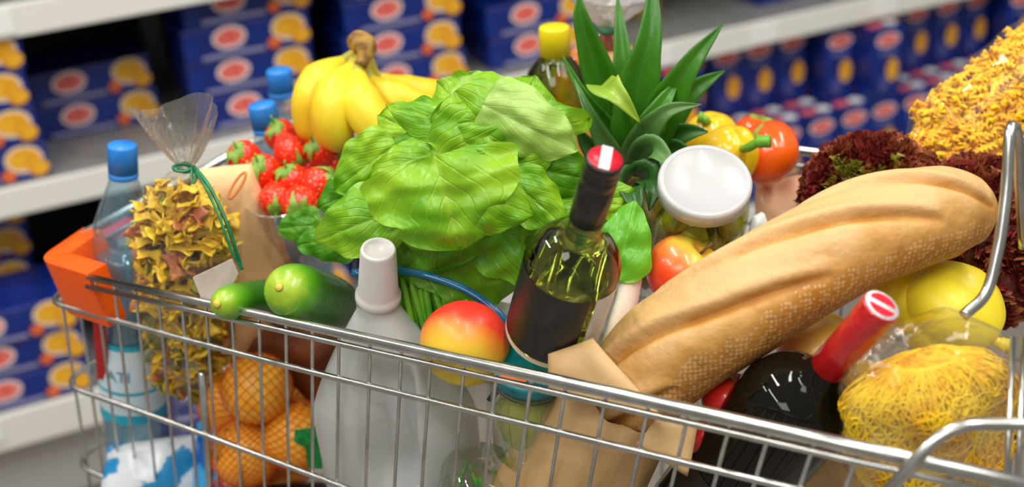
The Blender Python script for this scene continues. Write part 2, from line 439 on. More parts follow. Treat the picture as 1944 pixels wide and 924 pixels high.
# glass jars of oil far right, yellow
OIL = mat('oil_yellow', (.42, .27, .02), (.5, .35, .04), 20, rough=.15)
def oilproto():
    t = Thing('oil_jar', 'x', 'jar', Matrix.Identity(4))
    t.part('glass_body', lathe([(0, 0), (.032, 0), (.035, .004), (.035, .12), (.028, .14), (.018, .155), (.018, .165)], 20), OIL)
    t.part('lid', lathe([(.020, .165), (.020, .185), (.018, .188), (0, .188)], 20), mat('jar_lid_cream', (.85, .8, .7), rough=.4)); return t.o
OP = oilproto()
for k in range(5):
    place(OP, SH @ Matrix.Translation((shx(1130, 20, 2.85) + .085 + .082 * k - .25, .2 + .03 * (k % 2), levels[0] + .001)), 'golden oil jar with cream lid behind the pineapple leaves', 'oil jars on the middle shelf')

# ================================================================== SHOPPING CART
def rim_pt(s): return Vector((-.349 + .552 * s, -.048 - .090 * s, 1.28 - .33 * s))
def cw(v): return CO + CR * v.x + CU * v.y + CF * v.z
def cd(v): return (CR * v[0] + CU * v[1] + CF * v[2])
DR = Vector((.552, -.090, -.33)).normalized()
DW = Vector((-.09, -.80, .60)).normalized()
NP = DR.cross(DW).normalized()
P0 = rim_pt(0)
def onside(px, py, off=0.0):
    """where the sight line meets the near basket side"""
    d = Vector(((px - 972) / F_PX, (462 - py) / F_PX, 1)); z = P0.dot(NP) / d.dot(NP)
    return cw(d * z) + cd(NP) * off
def sidez(px, py):
    d = Vector(((px - 972) / F_PX, (462 - py) / F_PX, 1)); return P0.dot(NP) / d.dot(NP)
NOUT = cd(NP)
if NOUT.dot(CF) > 0: NOUT = -NOUT        # outwards, to the camera
FD = Vector((.517, .412, .749))          # across the cart, away from the near side
def front(p, s): return p + cd(FD) * s
cart = Thing('shopping_cart', 'chrome wire shopping cart with orange plastic corner, full of groceries', 'shopping cart', W(700, 900, 1.6))
def cpart(name, g, m=CHROME, **k): return cart.part(name, g, m, world=True, **k)
corner = rim_pt(-.185)
rimA = cw(corner); rimB = cw(rim_pt(1.32))
rimbar = [cw(rim_pt(s)) for s in (-.155, .1, .4, .7, 1.0, 1.30)]
rim_near = rimbar
cpart('rim_rail', tube(rimbar, [.0035, .0045, .0050, .0055, .0055, .0055], 14))
cpart('rim_wire', tube([p + cd(DW) * .0105 + NOUT * .003 for p in rimbar], .0030, 10))
# second wire turns round the front corner
a2 = [onside(97, 574), onside(330, 638), onside(560, 698), onside(900, 781), onside(1400, 902), onside(1950, 1030)]
c2 = onside(85, 571)
cpart('side_rail', tube(fillet([front(c2, .40), c2] + a2[1:], .03), .0031, 10))
c3 = onside(114, 728)
cpart('side_rail', tube(fillet([front(c3, .38), c3, onside(330, 803), onside(560, 889), onside(760, 965), onside(1300, 1180)], .035), .0031, 10))
c4_ = onside(136, 880)
cpart('side_rail', tube(fillet([front(c4_, .37), c4_, onside(330, 962), onside(700, 1140), onside(1300, 1440)], .035), .0031, 10))
c5 = onside(150, 1010)
# upright wires of the near side
zb = None
FL = cw(rim_pt(0) + DW * .42).z           # height of the basket floor
def down(p, dirn):
    t = (FL - p.z) / dirn.z; return p + dirn * t
DWW = cd(DW)
def at_rim(px, py):                        # slide a point on the side up to the rim wire
    p = onside(px, py); d = rim_pt(0); v = p - cw(d)
    # solve p - t*DWW on the rim line
    A = cd(DR); n2 = A.cross(NOUT); t = v.dot(n2) / DWW.dot(n2); return p - DWW * t
rail2 = [(97, 574), (330, 638), (560, 698), (900, 781), (1400, 902), (1950, 1030)]
def r2y(x):
    for (x0, y0), (x1, y1) in zip(rail2, rail2[1:]):
        if x <= x1: return y0 + (y1 - y0) * (x - x0) / (x1 - x0)
    return 1030
near_floor = []
for x in (185, 220, 260, 303, 347, 392, 440, 490, 540, 589, 639, 697, 755, 809, 871, 931, 995, 1058, 1132, 1211, 1284, 1361, 1433, 1516, 1597, 1682, 1770, 1865):
    t = at_rim(x, r2y(x)); b = down(t, DWW); near_floor.append(b)
    cpart('upright_wire', tube([t + DWW * .004 - NOUT * .003, b - NOUT * .003], .00165 if x != 371 else .0035, 7))
pw = at_rim(371, r2y(371)); 
cpart('upright_post', tube([pw - NOUT * .006 + DWW * .10, down(pw, DWW) - NOUT * .006], .0042, 10))
# front side
FDW = cd(FD); fdir = (DWW + cd(FD) * .10).normalized()
fc = onside(100, 574)
for s in (.012, .034, .058, .085, .115, .145, .175, .205, .235, .265, .295, .325, .355):
    t = front(fc, s); 
    cpart('upright_wire', tube([t, down(t, DWW)], .00165, 7))
# front and far rims
fb = W(156, 446, 1.42); fc2 = W(455, 282, 1.55); ffar = W(640, 186, 1.665)
farR = W(1550, 290, 1.43) + (W(1550, 290, 1.43) - ffar).normalized() * .42
cpart('rim_rail', tube(fillet([fb, ffar, farR], .05), .0055, 12))
cpart('rim_wire', tube([p - UP * .018 for p in fillet([fb, ffar, farR], .05)], .003, 8))
fd2 = (farR - ffar); far_floor = []
FWI = (-FDW.normalized() * .18 - UP).normalized()
for k in range(26):
    t = ffar + fd2 * ((k + .5) / 26); b = down(t, FWI); far_floor.append(b)
    cpart('upright_wire', tube([t, b], .00165, 6))
for q in (.09, .2, .3):
    cpart('side_rail', tube([ffar + FWI * q, farR + FWI * q], .003, 8))
# floor wires
for k in range(0, 26, 2):
    a = near_floor[min(k, len(near_floor) - 1)]; b = far_floor[k]
    cpart('floor_wire', tube([a, b], .002, 6))
for q in (.1, .35, .6, .85):
    cpart('floor_wire', tube([near_floor[0].lerp(far_floor[0], q) - UP * .003, near_floor[-1].lerp(far_floor[-1], q) - UP * .003], .003, 6))
# child-seat bars at the right
bar = fillet([W(1640, 985, .90), W(1800, 803, .885), W(1960, 806, .88), W(2080, 815, .88)], .03, 8)
cpart('seat_bar', tube(bar, .0046, 14))
hook = cr_spline([W(1828, 600, 1.02), W(1872, 556, 1.02), W(1893, 480, 1.02), W(1902, 430, 1.02), W(1912, 345, 1.02), W(1916, 262, 1.02), W(1923, 240, 1.025), W(1932, 262, 1.035), W(1936, 340, 1.05), W(1944, 470, 1.07)], 6)
cpart('seat_hook', tube(hook, .0046, 14))
for x in (1915, 1936):
    cpart('gate_wire', tube([W(x + 8, 640, .99), W(x - 4, 905, .93)], .0022, 8))
cpart('gate_wire', tube([W(1938, 306, 1.2), W(2010, 292, 1.2)], .003, 8))
# orange corner
ORG = mat('orange_plastic', (.92, .10, .002), (.94, .12, .003), 40, rough=.38, bmp=(500, .12, .0006))
top = fillet([W(164, 521, 1.325), W(70, 492, 1.365), W(158, 432, 1.425)], .022, 10)
dn = -UP * .062 + cd((.010, 0, 0))
v, f = [], []; m_ = len(top); cen = W(200, 490, 1.40)
for i, p in enumerate(top):
    t = (top[min(i + 1, m_ - 1)] - top[max(i - 1, 0)]); t.z = 0; t.normalize(); inn = Vector((-t.y, t.x, 0))
    if (cen - p).dot(inn) < 0: inn = -inn
    for q in (p, p + inn * .026, p + inn * .024 + dn, p + dn): v.append(q)
for i in range(m_ - 1):
    for k in range(4): f.append((i * 4 + k, i * 4 + (k + 1) % 4, (i + 1) * 4 + (k + 1) % 4, (i + 1) * 4 + k))
f += [(0, 3, 2, 1), tuple((m_ - 1) * 4 + k for k in range(4))]
o = cpart('corner_bumper', (v, f), ORG, label='orange plastic corner bumper'); bevel(o, .009, 4)
REDP = mat('red_plastic', (.55, .01, .015), rough=.4)
rs = [W(183, 560, 1.385), W(196, 720, 1.46)]
side = CR * .0065
o = cpart('corner_strip', ([rs[0] - side, rs[0] + side, rs[1] + side, rs[1] - side] + [p + CF * .004 for p in (rs[0] - side, rs[0] + side, rs[1] + side, rs[1] - side)],
          [(0, 1, 2, 3), (7, 6, 5, 4), (0, 4, 5, 1), (1, 5, 6, 2), (2, 6, 7, 3), (3, 7, 4, 0)]), REDP, smooth=False, label='flat red plastic strip')

# ================================================================== GROCERIES
def cf_frame(px, py, z, ang=0.0, tilt=0.0, roll=0.0):
    """frame at a place; z axis is 'up the picture' turned by ang (deg, clockwise), tilt leans the top to the viewer"""
    a = R(ang); up = CU * math.cos(a) + CR * math.sin(a); t = R(tilt)
    zd = up * math.cos(t) - CF * math.sin(t)
    fr = frame(W(px, py, z), zd, CF * math.cos(t) + up * math.sin(t))
    return fr @ Matrix.Rotation(R(roll), 4, 'Z')
# local axes of such a frame: x to the right, y away from the viewer, z along the thing

# ---- water bottle (front left)
PET = film('clear_blue_plastic', (.80, .92, .97), .06, .55, .05, 30, .25, .003, haze=.10, hazecol=(.45, .75, .9))
PETW = film('water_blue_plastic', (.50, .82, .92), .07, .5, .06, 40, .5, .004, haze=.18, hazecol=(.30, .70, .85))
CAPB = mat('blue_cap', (.02, .22, .72), (.03, .26, .78), 60, rough=.35)
LABW = mat('label_pale_blue', (.62, .82, .90), (.75, .88, .93), 25, rough=.35)
LABT = mat('label_turquoise', (.01, .38, .55), (.02, .50, .66), 30, rough=.35)
REDC = mat('red_print', (.62, .02, .08), rough=.4)
def ridged(r, z0, z1, n=60, amp=.0006, top=None):
    v, f = [], []
    prof = [(1, z0), (1, z1 - .002), (.93, z1), (0, z1)]
    for k, z in prof:
        for i in range(n):
            a = 2 * math.pi * i / n; rr = (r + (amp if i % 2 else 0)) * k; v.append((rr * math.cos(a), rr * math.sin(a), z))
    for j in range(3):
        for i in range(n):
            q = (i + 1) % n; f.append((j * n + i, j * n + q, (j + 1) * n + q, (j + 1) * n + i))
    f.append(tuple(reversed(range(n)))); return v, f
def water_bottle(mtx, label, H=.33, rb=.037, full=True, bottle=PET, water=True):
    t = Thing('water_bottle', label, 'bottle', mtx, 'plastic bottles with blue caps')
    k = H / .33
    prof = [(0, .006), (.012, .004), (.028, 0), (.035, .006), (rb, .02)]
    for i in range(9):
        z = .03 + i * .022; prof += [(rb, z * k), (rb - .0012, (z + .011) * k)]
    prof += [(rb, .232 * k), (rb - .003, .248 * k), (rb - .010, .268 * k), (rb - .019, .288 * k), (.0135, .300 * k), (.0125, .306 * k), (.0125, .318 * k), (0, .318 * k)]
    t.part('bottle_body', lathe(prof, 48), bottle)
    if water:
        t.part('water', lathe([(0, .008), (.033, .01), (rb - .002, .022), (rb - .002, .215 * k), (rb - .003, .222 * k), (0, .222 * k)], 40), PETW)
    cap = t.part('cap', ridged(.0150, .303 * k, .330 * k), CAPB, label='ribbed blue screw cap')
    t.part('cap_ring', lathe([(.0150, .297 * k), (.0158, .298 * k), (.0158, .3015 * k), (.0150, .3025 * k)], 32), CAPB)
    if full:
        r = rb + .0007
        t.part('label', lathe([(r, .062), (r, .145)], 48)[0:1] + (lathe([(r, .062), (r, .145)], 48)[1][:-2],), LABW)
        for a, b in ((.050, .062), (.145, .152), (.088, .092)):
            g = lathe([(r + .0002, a), (r + .0002, b)], 48); t.part('label_band', (g[0], g[1][:-2]), LABT)
    return t
ba = W(232, 281, 1.375); bb = W(258, 842, 1.53)
WB = water_bottle(frame(bb, ba - bb), 'large water bottle with blue cap standing next to the orange corner', H=(ba - bb).length + .004)
# the lettering that shows through the wires on the label
def text_mesh(body, size, align='CENTER'):
    c = bpy.data.curves.new('t', 'FONT'); c.body = body; c.size = size; c.align_x = align; c.resolution_u = 3
    o = bpy.data.objects.new('t', c); COL.objects.link(o); bpy.context.view_layer.update()
    me = bpy.data.meshes.new_from_object(o.evaluated_get(bpy.context.evaluated_depsgraph_get()))
    v = [x.co.copy() for x in me.vertices]; f = [tuple(p.vertices) for p in me.polygons]
    bpy.data.objects.remove(o); bpy.data.curves.remove(c); bpy.data.meshes.remove(me); return v, f
v, f = text_mesh('ATI', .019)
rr = .0385
v = [((math.sin((p.x) / rr - .12)) * rr, -math.cos((p.x) / rr - .12) * rr, p.y + .106) for p in v]
WB.part('label_lettering', (v, f), mat('print_slate', (.10, .25, .42), rough=.4), smooth=False)
# a red-topped flask showing behind the bottle's shoulder
t = Thing('juice_bottle', 'dim red-capped bottle standing right behind the clear water bottle', 'bottle', frame(W(262, 640, 1.60), UP + CR * .02))
t.part('bottle_body', lathe([(0, 0), (.030, 0), (.032, .01), (.032, .10), (.026, .125), (.018, .135), (0, .135)], 28), film('pale_plastic', (.85, .80, .82), .06, .3, .1, 40, .3, haze=.4, hazecol=(.5, .35, .38)))
t.part('cap', lathe([(.027, .128), (.028, .130), (.028, .150), (.026, .152), (0, .152)], 28), REDC)

# back water bottles
ba = W(528, 140, 1.47); dirn = (UP + CR * .05).normalized()
for (px, py, z, lab, dx) in ((529, 132, 1.56, 'water bottle with blue cap behind the strawberries, the taller of the two', .03), (496, 197, 1.44, 'lower blue-capped water bottle left of the taller one behind the strawberries', -.05)):
    top = W(px, py, z); d = (UP + CR * dx).normalized()
    water_bottle(frame(top - d * .33, d), lab, full=False)

# ---- farfalle bag with green tie
def pasta_bow(w=.03, h=.02):
    v, f = [], []
    nx, ny = 8, 4
    for j in range(ny + 1):
        for i in range(nx + 1):
            x = i / nx * 2 - 1; y = j / ny * 2 - 1
            pinch = .42 + .58 * min(1, abs(x) * 1.4)
            zz = .004 * math.cos(y * 3.0 * 1.6) * (1 - abs(x)) + .003 * x * x * math.sin(3 * y)
            v.append(Vector((x * w / 2 * (1 + .06 * math.cos(6 * y)), y * h / 2 * pinch, zz)))
    for j in range(ny):
        for i in range(nx): a = j * (nx + 1) + i; f.append((a, a + 1, a + nx + 2, a + nx + 1))
    return v, f
def randrot(): return Matrix.Rotation(random.uniform(0, 6.28), 4, Vector((random.gauss(0, 1), random.gauss(0, 1), random.gauss(0, 1))).normalized())
PY = mat('pasta_yellow', (.80, .48, .02), (.90, .64, .05), 40, rough=.45)
PG = mat('pasta_spinach', (.14, .17, .03), (.24, .26, .05), 40, rough=.45)
PT = mat('pasta_tomato', (.50, .14, .05), (.62, .24, .08), 40, rough=.45)
CELLO = film('clear_cellophane', (1, 1, .98), .02, .32, .08, 22, 1.0, .012, haze=.015)
CELLOF = film('clear_cellophane_flare', (.99, .98, .96), .09, .6, .12, 30, 1.0, .010, haze=.10, hazecol=(.9, .85, .8), stretch=(6, 6, 1))
top = W(352, 318, 1.262); bot = W(352, 742, 1.45)
FB = Thing('pasta_bag', 'clear bag of three-coloured bow pasta tied at the neck with green ribbon', 'pasta bag', frame(bot, top - bot))
Hb = (top - bot).length
def bagr(t):   # half width, half depth at height fraction
    pts = [(0, .022, .012), (.06, .036, .022), (.25, .046, .030), (.5, .056, .034), (.72, .058, .034), (.85, .046, .026), (.93, .026, .016), (1.0, .0045, .0045)]
    for a, b in zip(pts, pts[1:]):
        if t <= b[0]:
            q = (t - a[0]) / (b[0] - a[0]); q = q * q * (3 - 2 * q) if a[0] > .8 else q; return a[1] + (b[1] - a[1]) * q, a[2] + (b[2] - a[2]) * q
    return pts[-1][1:]
def bagfn(u, v):
    a = 2 * math.pi * u; w, d = bagr(v); p = Vector((math.cos(a) * w, math.sin(a) * d, v * Hb))
    k = 1 + .05 * nz(p, 60, 1) + .10 * (max(0, v - .7) / .3) * math.sin(a * 13) * .6
    return Vector((p.x * k, p.y * k, p.z))
FB.part('bag_film', gridsurf(bagfn, 72, 40, True), CELLO)
g, mi = [], []
random.seed(3)
n = 0
while n < 560:
    a = random.uniform(0, 6.28); v_ = random.uniform(.02, .90); w, d = bagr(v_); q = math.sqrt(random.uniform(.30, .72))
    p = Vector((math.cos(a) * w * q, math.sin(a) * d * q, v_ * Hb))
    if d < .012: continue
    s = random.uniform(.75, 1.0) * (.75 if v_ > .85 or v_ < .05 else 1.02)
    r_ = random.random(); low = v_ < .42
    k = 0 if r_ < (.62 if low else .80) else (1 if r_ < (.90 if low else .90) else 2)
    g.append((xf(pasta_bow(), Matrix.Translation(p) @ randrot() @ Matrix.Scale(s, 4)), k)); n += 1
v, f, mi = [], [], []
for gg, k in g:
    b0 = len(v); v += gg[0]; f += [tuple(i + b0 for i in q) for q in gg[1]]; mi += [k] * len(gg[1])
o = link_mesh('bow_pasta', v, f, [PY, PG, PT], FB.o, midx=mi); o['kind'] = 'stuff'; solid(o, .0011)
def flare(u, v):
    a = 2 * math.pi * u; e = v ** .8
    w = .005 + .036 * e; d = .005 + .016 * e
    z = Hb + .002 + v * .060 * (1 + .10 * math.cos(a - .5)) + .012 * v * math.sin(2 * a)
    pl = 1 + (.20 * math.sin(a * 11) + .10 * math.sin(a * 23 + 1)) * (1 - .75 * v)
    return Vector((math.cos(a) * w * pl - .012 * v, math.sin(a) * d * pl, z))
FB.part('bag_mouth', gridsurf(flare, 96, 14, True), CELLOF)
RIB = mat('green_ribbon', (.005, .13, .045), (.01, .22, .08), 80, rough=.25)
tz = FB.L(top)
knot = tube([(math.cos(a) * .0065, math.sin(a) * .0065, Hb) for a in [i * .4 for i in range(16)]], .0022, 6, closed=True)
kp = W(362, 315, 1.235)
def rl(pts): return [FB.L(W(*p)) for p in pts]
loop1 = tube(cr_spline(rl([(363, 316, 1.235), (345, 311, 1.230), (330, 316, 1.228), (333, 323, 1.228), (350, 325, 1.230), (365, 318, 1.234)]), 6), .0016, 6, flat=.6)
loop2 = tube(cr_spline(rl([(364, 316, 1.235), (371, 330, 1.230), (370, 346, 1.228), (364, 344, 1.228), (364, 328, 1.231), (366, 316, 1.234)]), 6), .0016, 6, flat=.6)
FB.part('ribbon', join(knot, loop1, loop2), RIB)
FB.part('ribbon_tail', tube(cr_spline(rl([(367, 316, 1.233), (395, 350, 1.215), (425, 410, 1.21), (443, 460, 1.21), (459, 512, 1.215)]), 8), .0019, 6, flat=.6), RIB)
FB.part('ribbon_tail', tube(cr_spline(rl([(367, 318, 1.233), (388, 352, 1.215), (415, 408, 1.205), (437, 470, 1.205), (455, 505, 1.21)]), 8), .0014, 6, flat=.6), RIB)
v = rl([(366, 527, 1.252), (440, 492, 1.235), (452, 520, 1.237), (428, 566, 1.246), (384, 572, 1.256)]); n_ = len(v)
vv = v + [p + Vector((0, .0012, 0)) for p in v]
FB.part('price_label', (vv, [tuple(range(n_)), tuple(reversed(range(n_, 2 * n_)))] + [(i, i + n_, (i + 1) % n_ + n_, (i + 1) % n_) for i in range(n_)]), mat('kraft_card', (.52, .42, .36), (.58, .48, .42), 50, rough=.7), smooth=False)

# ---- beige paper packet behind it
def slab(pts, th, bulge, nsub=10, seed=0, wr=.0015):
    """crumpled closed packet from four corners (bl, br, tr, tl): pillow-shaped"""
    A, B, C, D = [Vector(p) for p in pts]; n = (B - A).cross(D - A).normalized()
    if n.dot(CF) > 0: n = -n
    v, f = [], []; w = nsub + 1
    for s in (1, -1):
        for j in range(w):
            for i in range(w):
                u_, v_ = i / nsub, j / nsub
                p = (A * (1 - u_) + B * u_) * (1 - v_) + (D * (1 - u_) + C * u_) * v_
                e = (1 - abs(2 * u_ - 1) ** 3) * (1 - abs(2 * v_ - 1) ** 3)
                h = th / 2 + bulge * e
                edge = min(u_, 1 - u_, v_, 1 - v_)
                h = h * min(1, edge * nsub * 1.0 + .05)
                p = p + n * s * h + n * nz(p, 35, seed) * wr * 2 * min(1, edge * 6) + (B - A).normalized() * nz(p, 25, seed + 1) * wr
                v.append(p)
    for s in (0, 1):
        for j in range(nsub):
            for i in range(nsub):
                a = s * w * w + j * w + i; q = (a, a + 1, a + w + 1, a + w); f.append(q if s == 0 else tuple(reversed(q)))
    def idx(i, j, s): return s * w * w + j * w + i
    for i in range(nsub):
        f += [(idx(i, 0, 0), idx(i, 0, 1), idx(i + 1, 0, 1), idx(i + 1, 0, 0)), (idx(i + 1, nsub, 0), idx(i + 1, nsub, 1), idx(i, nsub, 1), idx(i, nsub, 0)),
              (idx(0, i + 1, 0), idx(0, i + 1, 1), idx(0, i, 1), idx(0, i, 0)), (idx(nsub, i, 0), idx(nsub, i, 1), idx(nsub, i + 1, 1), idx(nsub, i + 1, 0))]
    return v, f
BEI = mat('peach_paper', (.92, .56, .24), (.95, .64, .34), 12, rough=.55, bmp=(40, .5, .003))
fold = [W(440, 720, 1.46), W(572, 540, 1.42), W(476, 311, 1.34), W(375, 322, 1.345)]
t = Thing('paper_packet', 'peach-coloured paper packet with punched handle slot beside the bow pasta', 'packet', fold[0].copy())
t.part('packet_body', slab(fold, .02, .012, 14, 3), BEI, world=True)
t.part('handle_slot', tube([W(450 + 14 * math.cos(a) * 1.0 + 9 * math.sin(a), 352 - 22 * math.sin(a) - 12 * math.cos(a), 1.318 + .0006 * math.sin(a)) for a in [i * 2 * math.pi / 20 for i in range(20)]], .0016, 6, closed=True), mat('slot_orange', (.72, .25, .05), rough=.5), world=True)

# ---- strawberries in a clear punnet
STR = None
def straw_mat():
    m, nt, b = nodes('strawberry_skin'); L = nt.links.new
    tc = nt.nodes.new('ShaderNodeTexCoord'); vo = nt.nodes.new('ShaderNodeTexVoronoi'); vo.inputs['Scale'].default_value = 210; L(tc.outputs['Object'], vo.inputs['Vector'])
    r = nt.nodes.new('ShaderNodeValToRGB'); r.color_ramp.elements[0].position = .10; r.color_ramp.elements[1].position = .24
    r.color_ramp.elements[0].color = (.85, .45, .10, 1); r.color_ramp.elements[1].color = (.86, .028, .008, 1); L(vo.outputs['Distance'], r.inputs[0])
    L(r.outputs[0], b.inputs['Base Color']); b.inputs['Roughness'].default_value = .28
    bp = nt.nodes.new('ShaderNodeBump'); bp.inputs['Strength'].default_value = .6; bp.inputs['Distance'].default_value = .002; L(vo.outputs['Distance'], bp.inputs['Height']); L(bp.outputs[0], b.inputs['Normal'])
    return m
STRM = straw_mat()
CAL = leafmat('strawberry_calyx', (.22, .42, .04), (.35, .55, .08), (.4, .6, .15), transl=.2, bstr=.2, nscale=60)
def berry():
    t = Thing('strawberry', 'x', 'strawberry', Matrix.Identity(4))
    def fn(d):
        z = d.z; r = .0185 * (1 - .30 * max(0, -z) ** 1.5 + .04 * z) * (1 + .04 * nz(d, 2, 5))
        return Vector((d.x * r, d.y * r, .0 + d.z * (.020 if z > 0 else .026)))
    t.part('berry', sphere(fn, 28, 18), STRM)
    v, f, uv = [], [], []
    for k in range(9):
        a0 = k * 2 * math.pi / 9 + random.uniform(-.15, .15); L_ = random.uniform(.013, .018)
        def lf(u, vv, a0=a0, L_=L_):
            r = .001 + L_ * vv; w = .0042 * math.sin(math.pi * min(.97, vv * .8 + .15)) * (u - .5) * 2
            z = .0210 - .010 * vv ** 2 * 1.0 + .004 * math.sin(vv * 5 + k) * vv
            return Vector((math.cos(a0) * r - math.sin(a0) * w, math.sin(a0) * r + math.cos(a0) * w, z - abs(u - .5) * .001))
        g = gridsurf(lf, 2, 5); b0 = len(v); v += g[0]; f += [tuple(i + b0 for i in q) for q in g[1]]; uv += g[2]
    t.part('calyx', (v, f, uv), CAL, label='green leafy strawberry cap')
    t.part('stalk', tube([(0, 0, .019), (.001, 0, .026), (.003, 0, .031)], .0011, 6), CAL)
    return t.o
SB = berry(); random.seed(11)
spots = [(465, 300, 1.40, -30, 60, 'at the left edge under the clear film'), (533, 258, 1.45, -20, 50, 'at the top left of the heap'), (552, 290, 1.41, 150, 20, 'biggest in the middle, seen side on'), (613, 288, 1.40, -40, 55, 'on the upper right with splayed leaves'),
         (500, 328, 1.37, -15, 60, 'under the leftmost berry'), (556, 345, 1.36, -20, 45, 'in the centre of the heap'), (604, 352, 1.355, 70, 20, 'at the right edge against the lettuce'), (523, 378, 1.345, 170, 40, 'at the bottom left of the heap'),
         (570, 388, 1.34, 180, 60, 'at the very bottom of the heap'), (630, 262, 1.45, 20, 40, 'behind the splayed-leaf one'), (588, 320, 1.42, 200, 30, 'half hidden in the heap centre'), (640, 310, 1.41, 60, 40, 'touching the topmost lettuce leaf'), (505, 355, 1.42, 10, 40, 'half hidden lower left'), (600, 250, 1.48, 30, 30, 'in front of the bananas'), (575, 262, 1.47, -10, 30, 'in the back row of the heap')]
for i, (px, py, z, an, ti, w_) in enumerate(spots):
    m = cf_frame(px, py, z, an, ti, random.uniform(0, 90)) @ Matrix.Scale(random.uniform(.92, 1.10), 4)
    place(SB, m, 'ripe red strawberry ' + w_, 'strawberries in the punnet')
pc = [W(425, 395, 1.42), W(500, 430, 1.31), W(640, 405, 1.33), W(690, 300, 1.50), W(560, 235, 1.56), W(440, 290, 1.50)]
PUN = film('clear_punnet', (1, .97, .96), .10, .5, .06, 20, .4, .003, haze=.08, hazecol=(.9, .85, .85))
t = Thing('punnet', 'clear plastic punnet holding the heap of strawberries', 'punnet', W(550, 430, 1.42))
cen = W(555, 325, 1.43); pv = []
for j, (k, dz) in enumerate(((1.0, .0), (.93, -.025), (.80, -.075), (0.02, -.078))):
    for p in fillet(pc, .03, 5, True):
        q = cen + (p - cen) * k; q.z = (p.z * .3 + cen.z * .7) * 1 + dz + .005; pv.append(q)
nn = len(pv) // 4; pf = [(j * nn + i, j * nn + (i + 1) % nn, (j + 1) * nn + (i + 1) % nn, (j + 1) * nn + i) for j in range(3) for i in range(nn)]
t.part('tray', (pv, pf), PUN, world=True)
t.part('tray_rim', tube(pv[:nn], .0014, 6, closed=True), PUN, world=True)

# ---- bananas
BAN = mat('banana_skin', (.86, .56, .012), (.92, .68, .03), 14, rough=.42, bmp=(30, .15, .002))
BANG = mat('banana_stem', (.45, .42, .03), (.50, .34, .04), 60, rough=.6)
BANB = mat('banana_crown', (.20, .09, .02), (.42, .24, .04), 80, rough=.75, bmp=(120, .6, .003))
BT = Thing('banana_bunch', 'bunch of yellow bananas with brown crown standing behind the lettuce', 'bananas', W(685, 262, 1.52))
def banana(pts, rad):
    P = cr_spline([W(*p) for p in pts], 8); m = len(P); rs = []
    for i in range(m):
        t_ = i / (m - 1)
        k = .26 + .10 * t_ / .2 if t_ < .2 else (.36 + .64 * min(1, (t_ - .2) / .22) if t_ < .42 else (1 if t_ < .8 else max(.12, 1 - ((t_ - .8) / .2) ** 2 * .85)))
        rs.append(rad * k)
    v, f = tube(P, rs, 15)
    q = []
    for i, p in enumerate(v):   # five soft ridges
        ring = i // 15; c = P[min(ring, m - 1)]; a = 2 * math.pi * (i % 15) / 15
        q.append(c + (p - c) * (1 + .06 * math.cos(5 * a)))
    return q, f
bans = [([(690, 92, 1.41), (655, 118, 1.41), (612, 150, 1.395), (592, 188, 1.39), (596, 232, 1.40), (620, 268, 1.41)], .021),
        ([(688, 94, 1.40), (668, 128, 1.385), (640, 168, 1.365), (630, 205, 1.352), (634, 245, 1.36), (650, 280, 1.39)], .0215),
        ([(684, 96, 1.395), (680, 140, 1.375), (682, 185, 1.355), (702, 225, 1.35), (737, 262, 1.36), (770, 290, 1.39)], .0220),
        ([(690, 96, 1.405), (700, 150, 1.40), (745, 185, 1.40), (790, 210, 1.41), (835, 225, 1.43), (880, 225, 1.46)], .0225),
        ([(694, 94, 1.42), (712, 145, 1.44), (760, 172, 1.455), (810, 182, 1.47), (850, 186, 1.49), (880, 180, 1.52)], .0200)]
for i, (p, r_) in enumerate(bans):
    o = BT.part('banana', banana(p, r_), BAN, world=True)
    P = cr_spline([W(*q) for q in p], 8)
    s = BT.part('banana_stem', tube([p_ - CF * .0006 for p_ in P[:12]], [r_ * k for k in np.linspace(.31, .40, 12)], 10), BANG, world=True); s.parent = o; 
crown = [W(681, 78, 1.395), W(690, 96, 1.39), W(688, 118, 1.385)]
BT.part('crown', tube(cr_spline([W(668, 80, 1.39), W(682, 80, 1.385), W(694, 90, 1.38), W(692, 108, 1.376), W(684, 124, 1.372)], 4), [.007 + .0065 * math.sin(math.pi * min(1, i / 14 + .1)) for i in range(17)], 10), BANB, world=True)

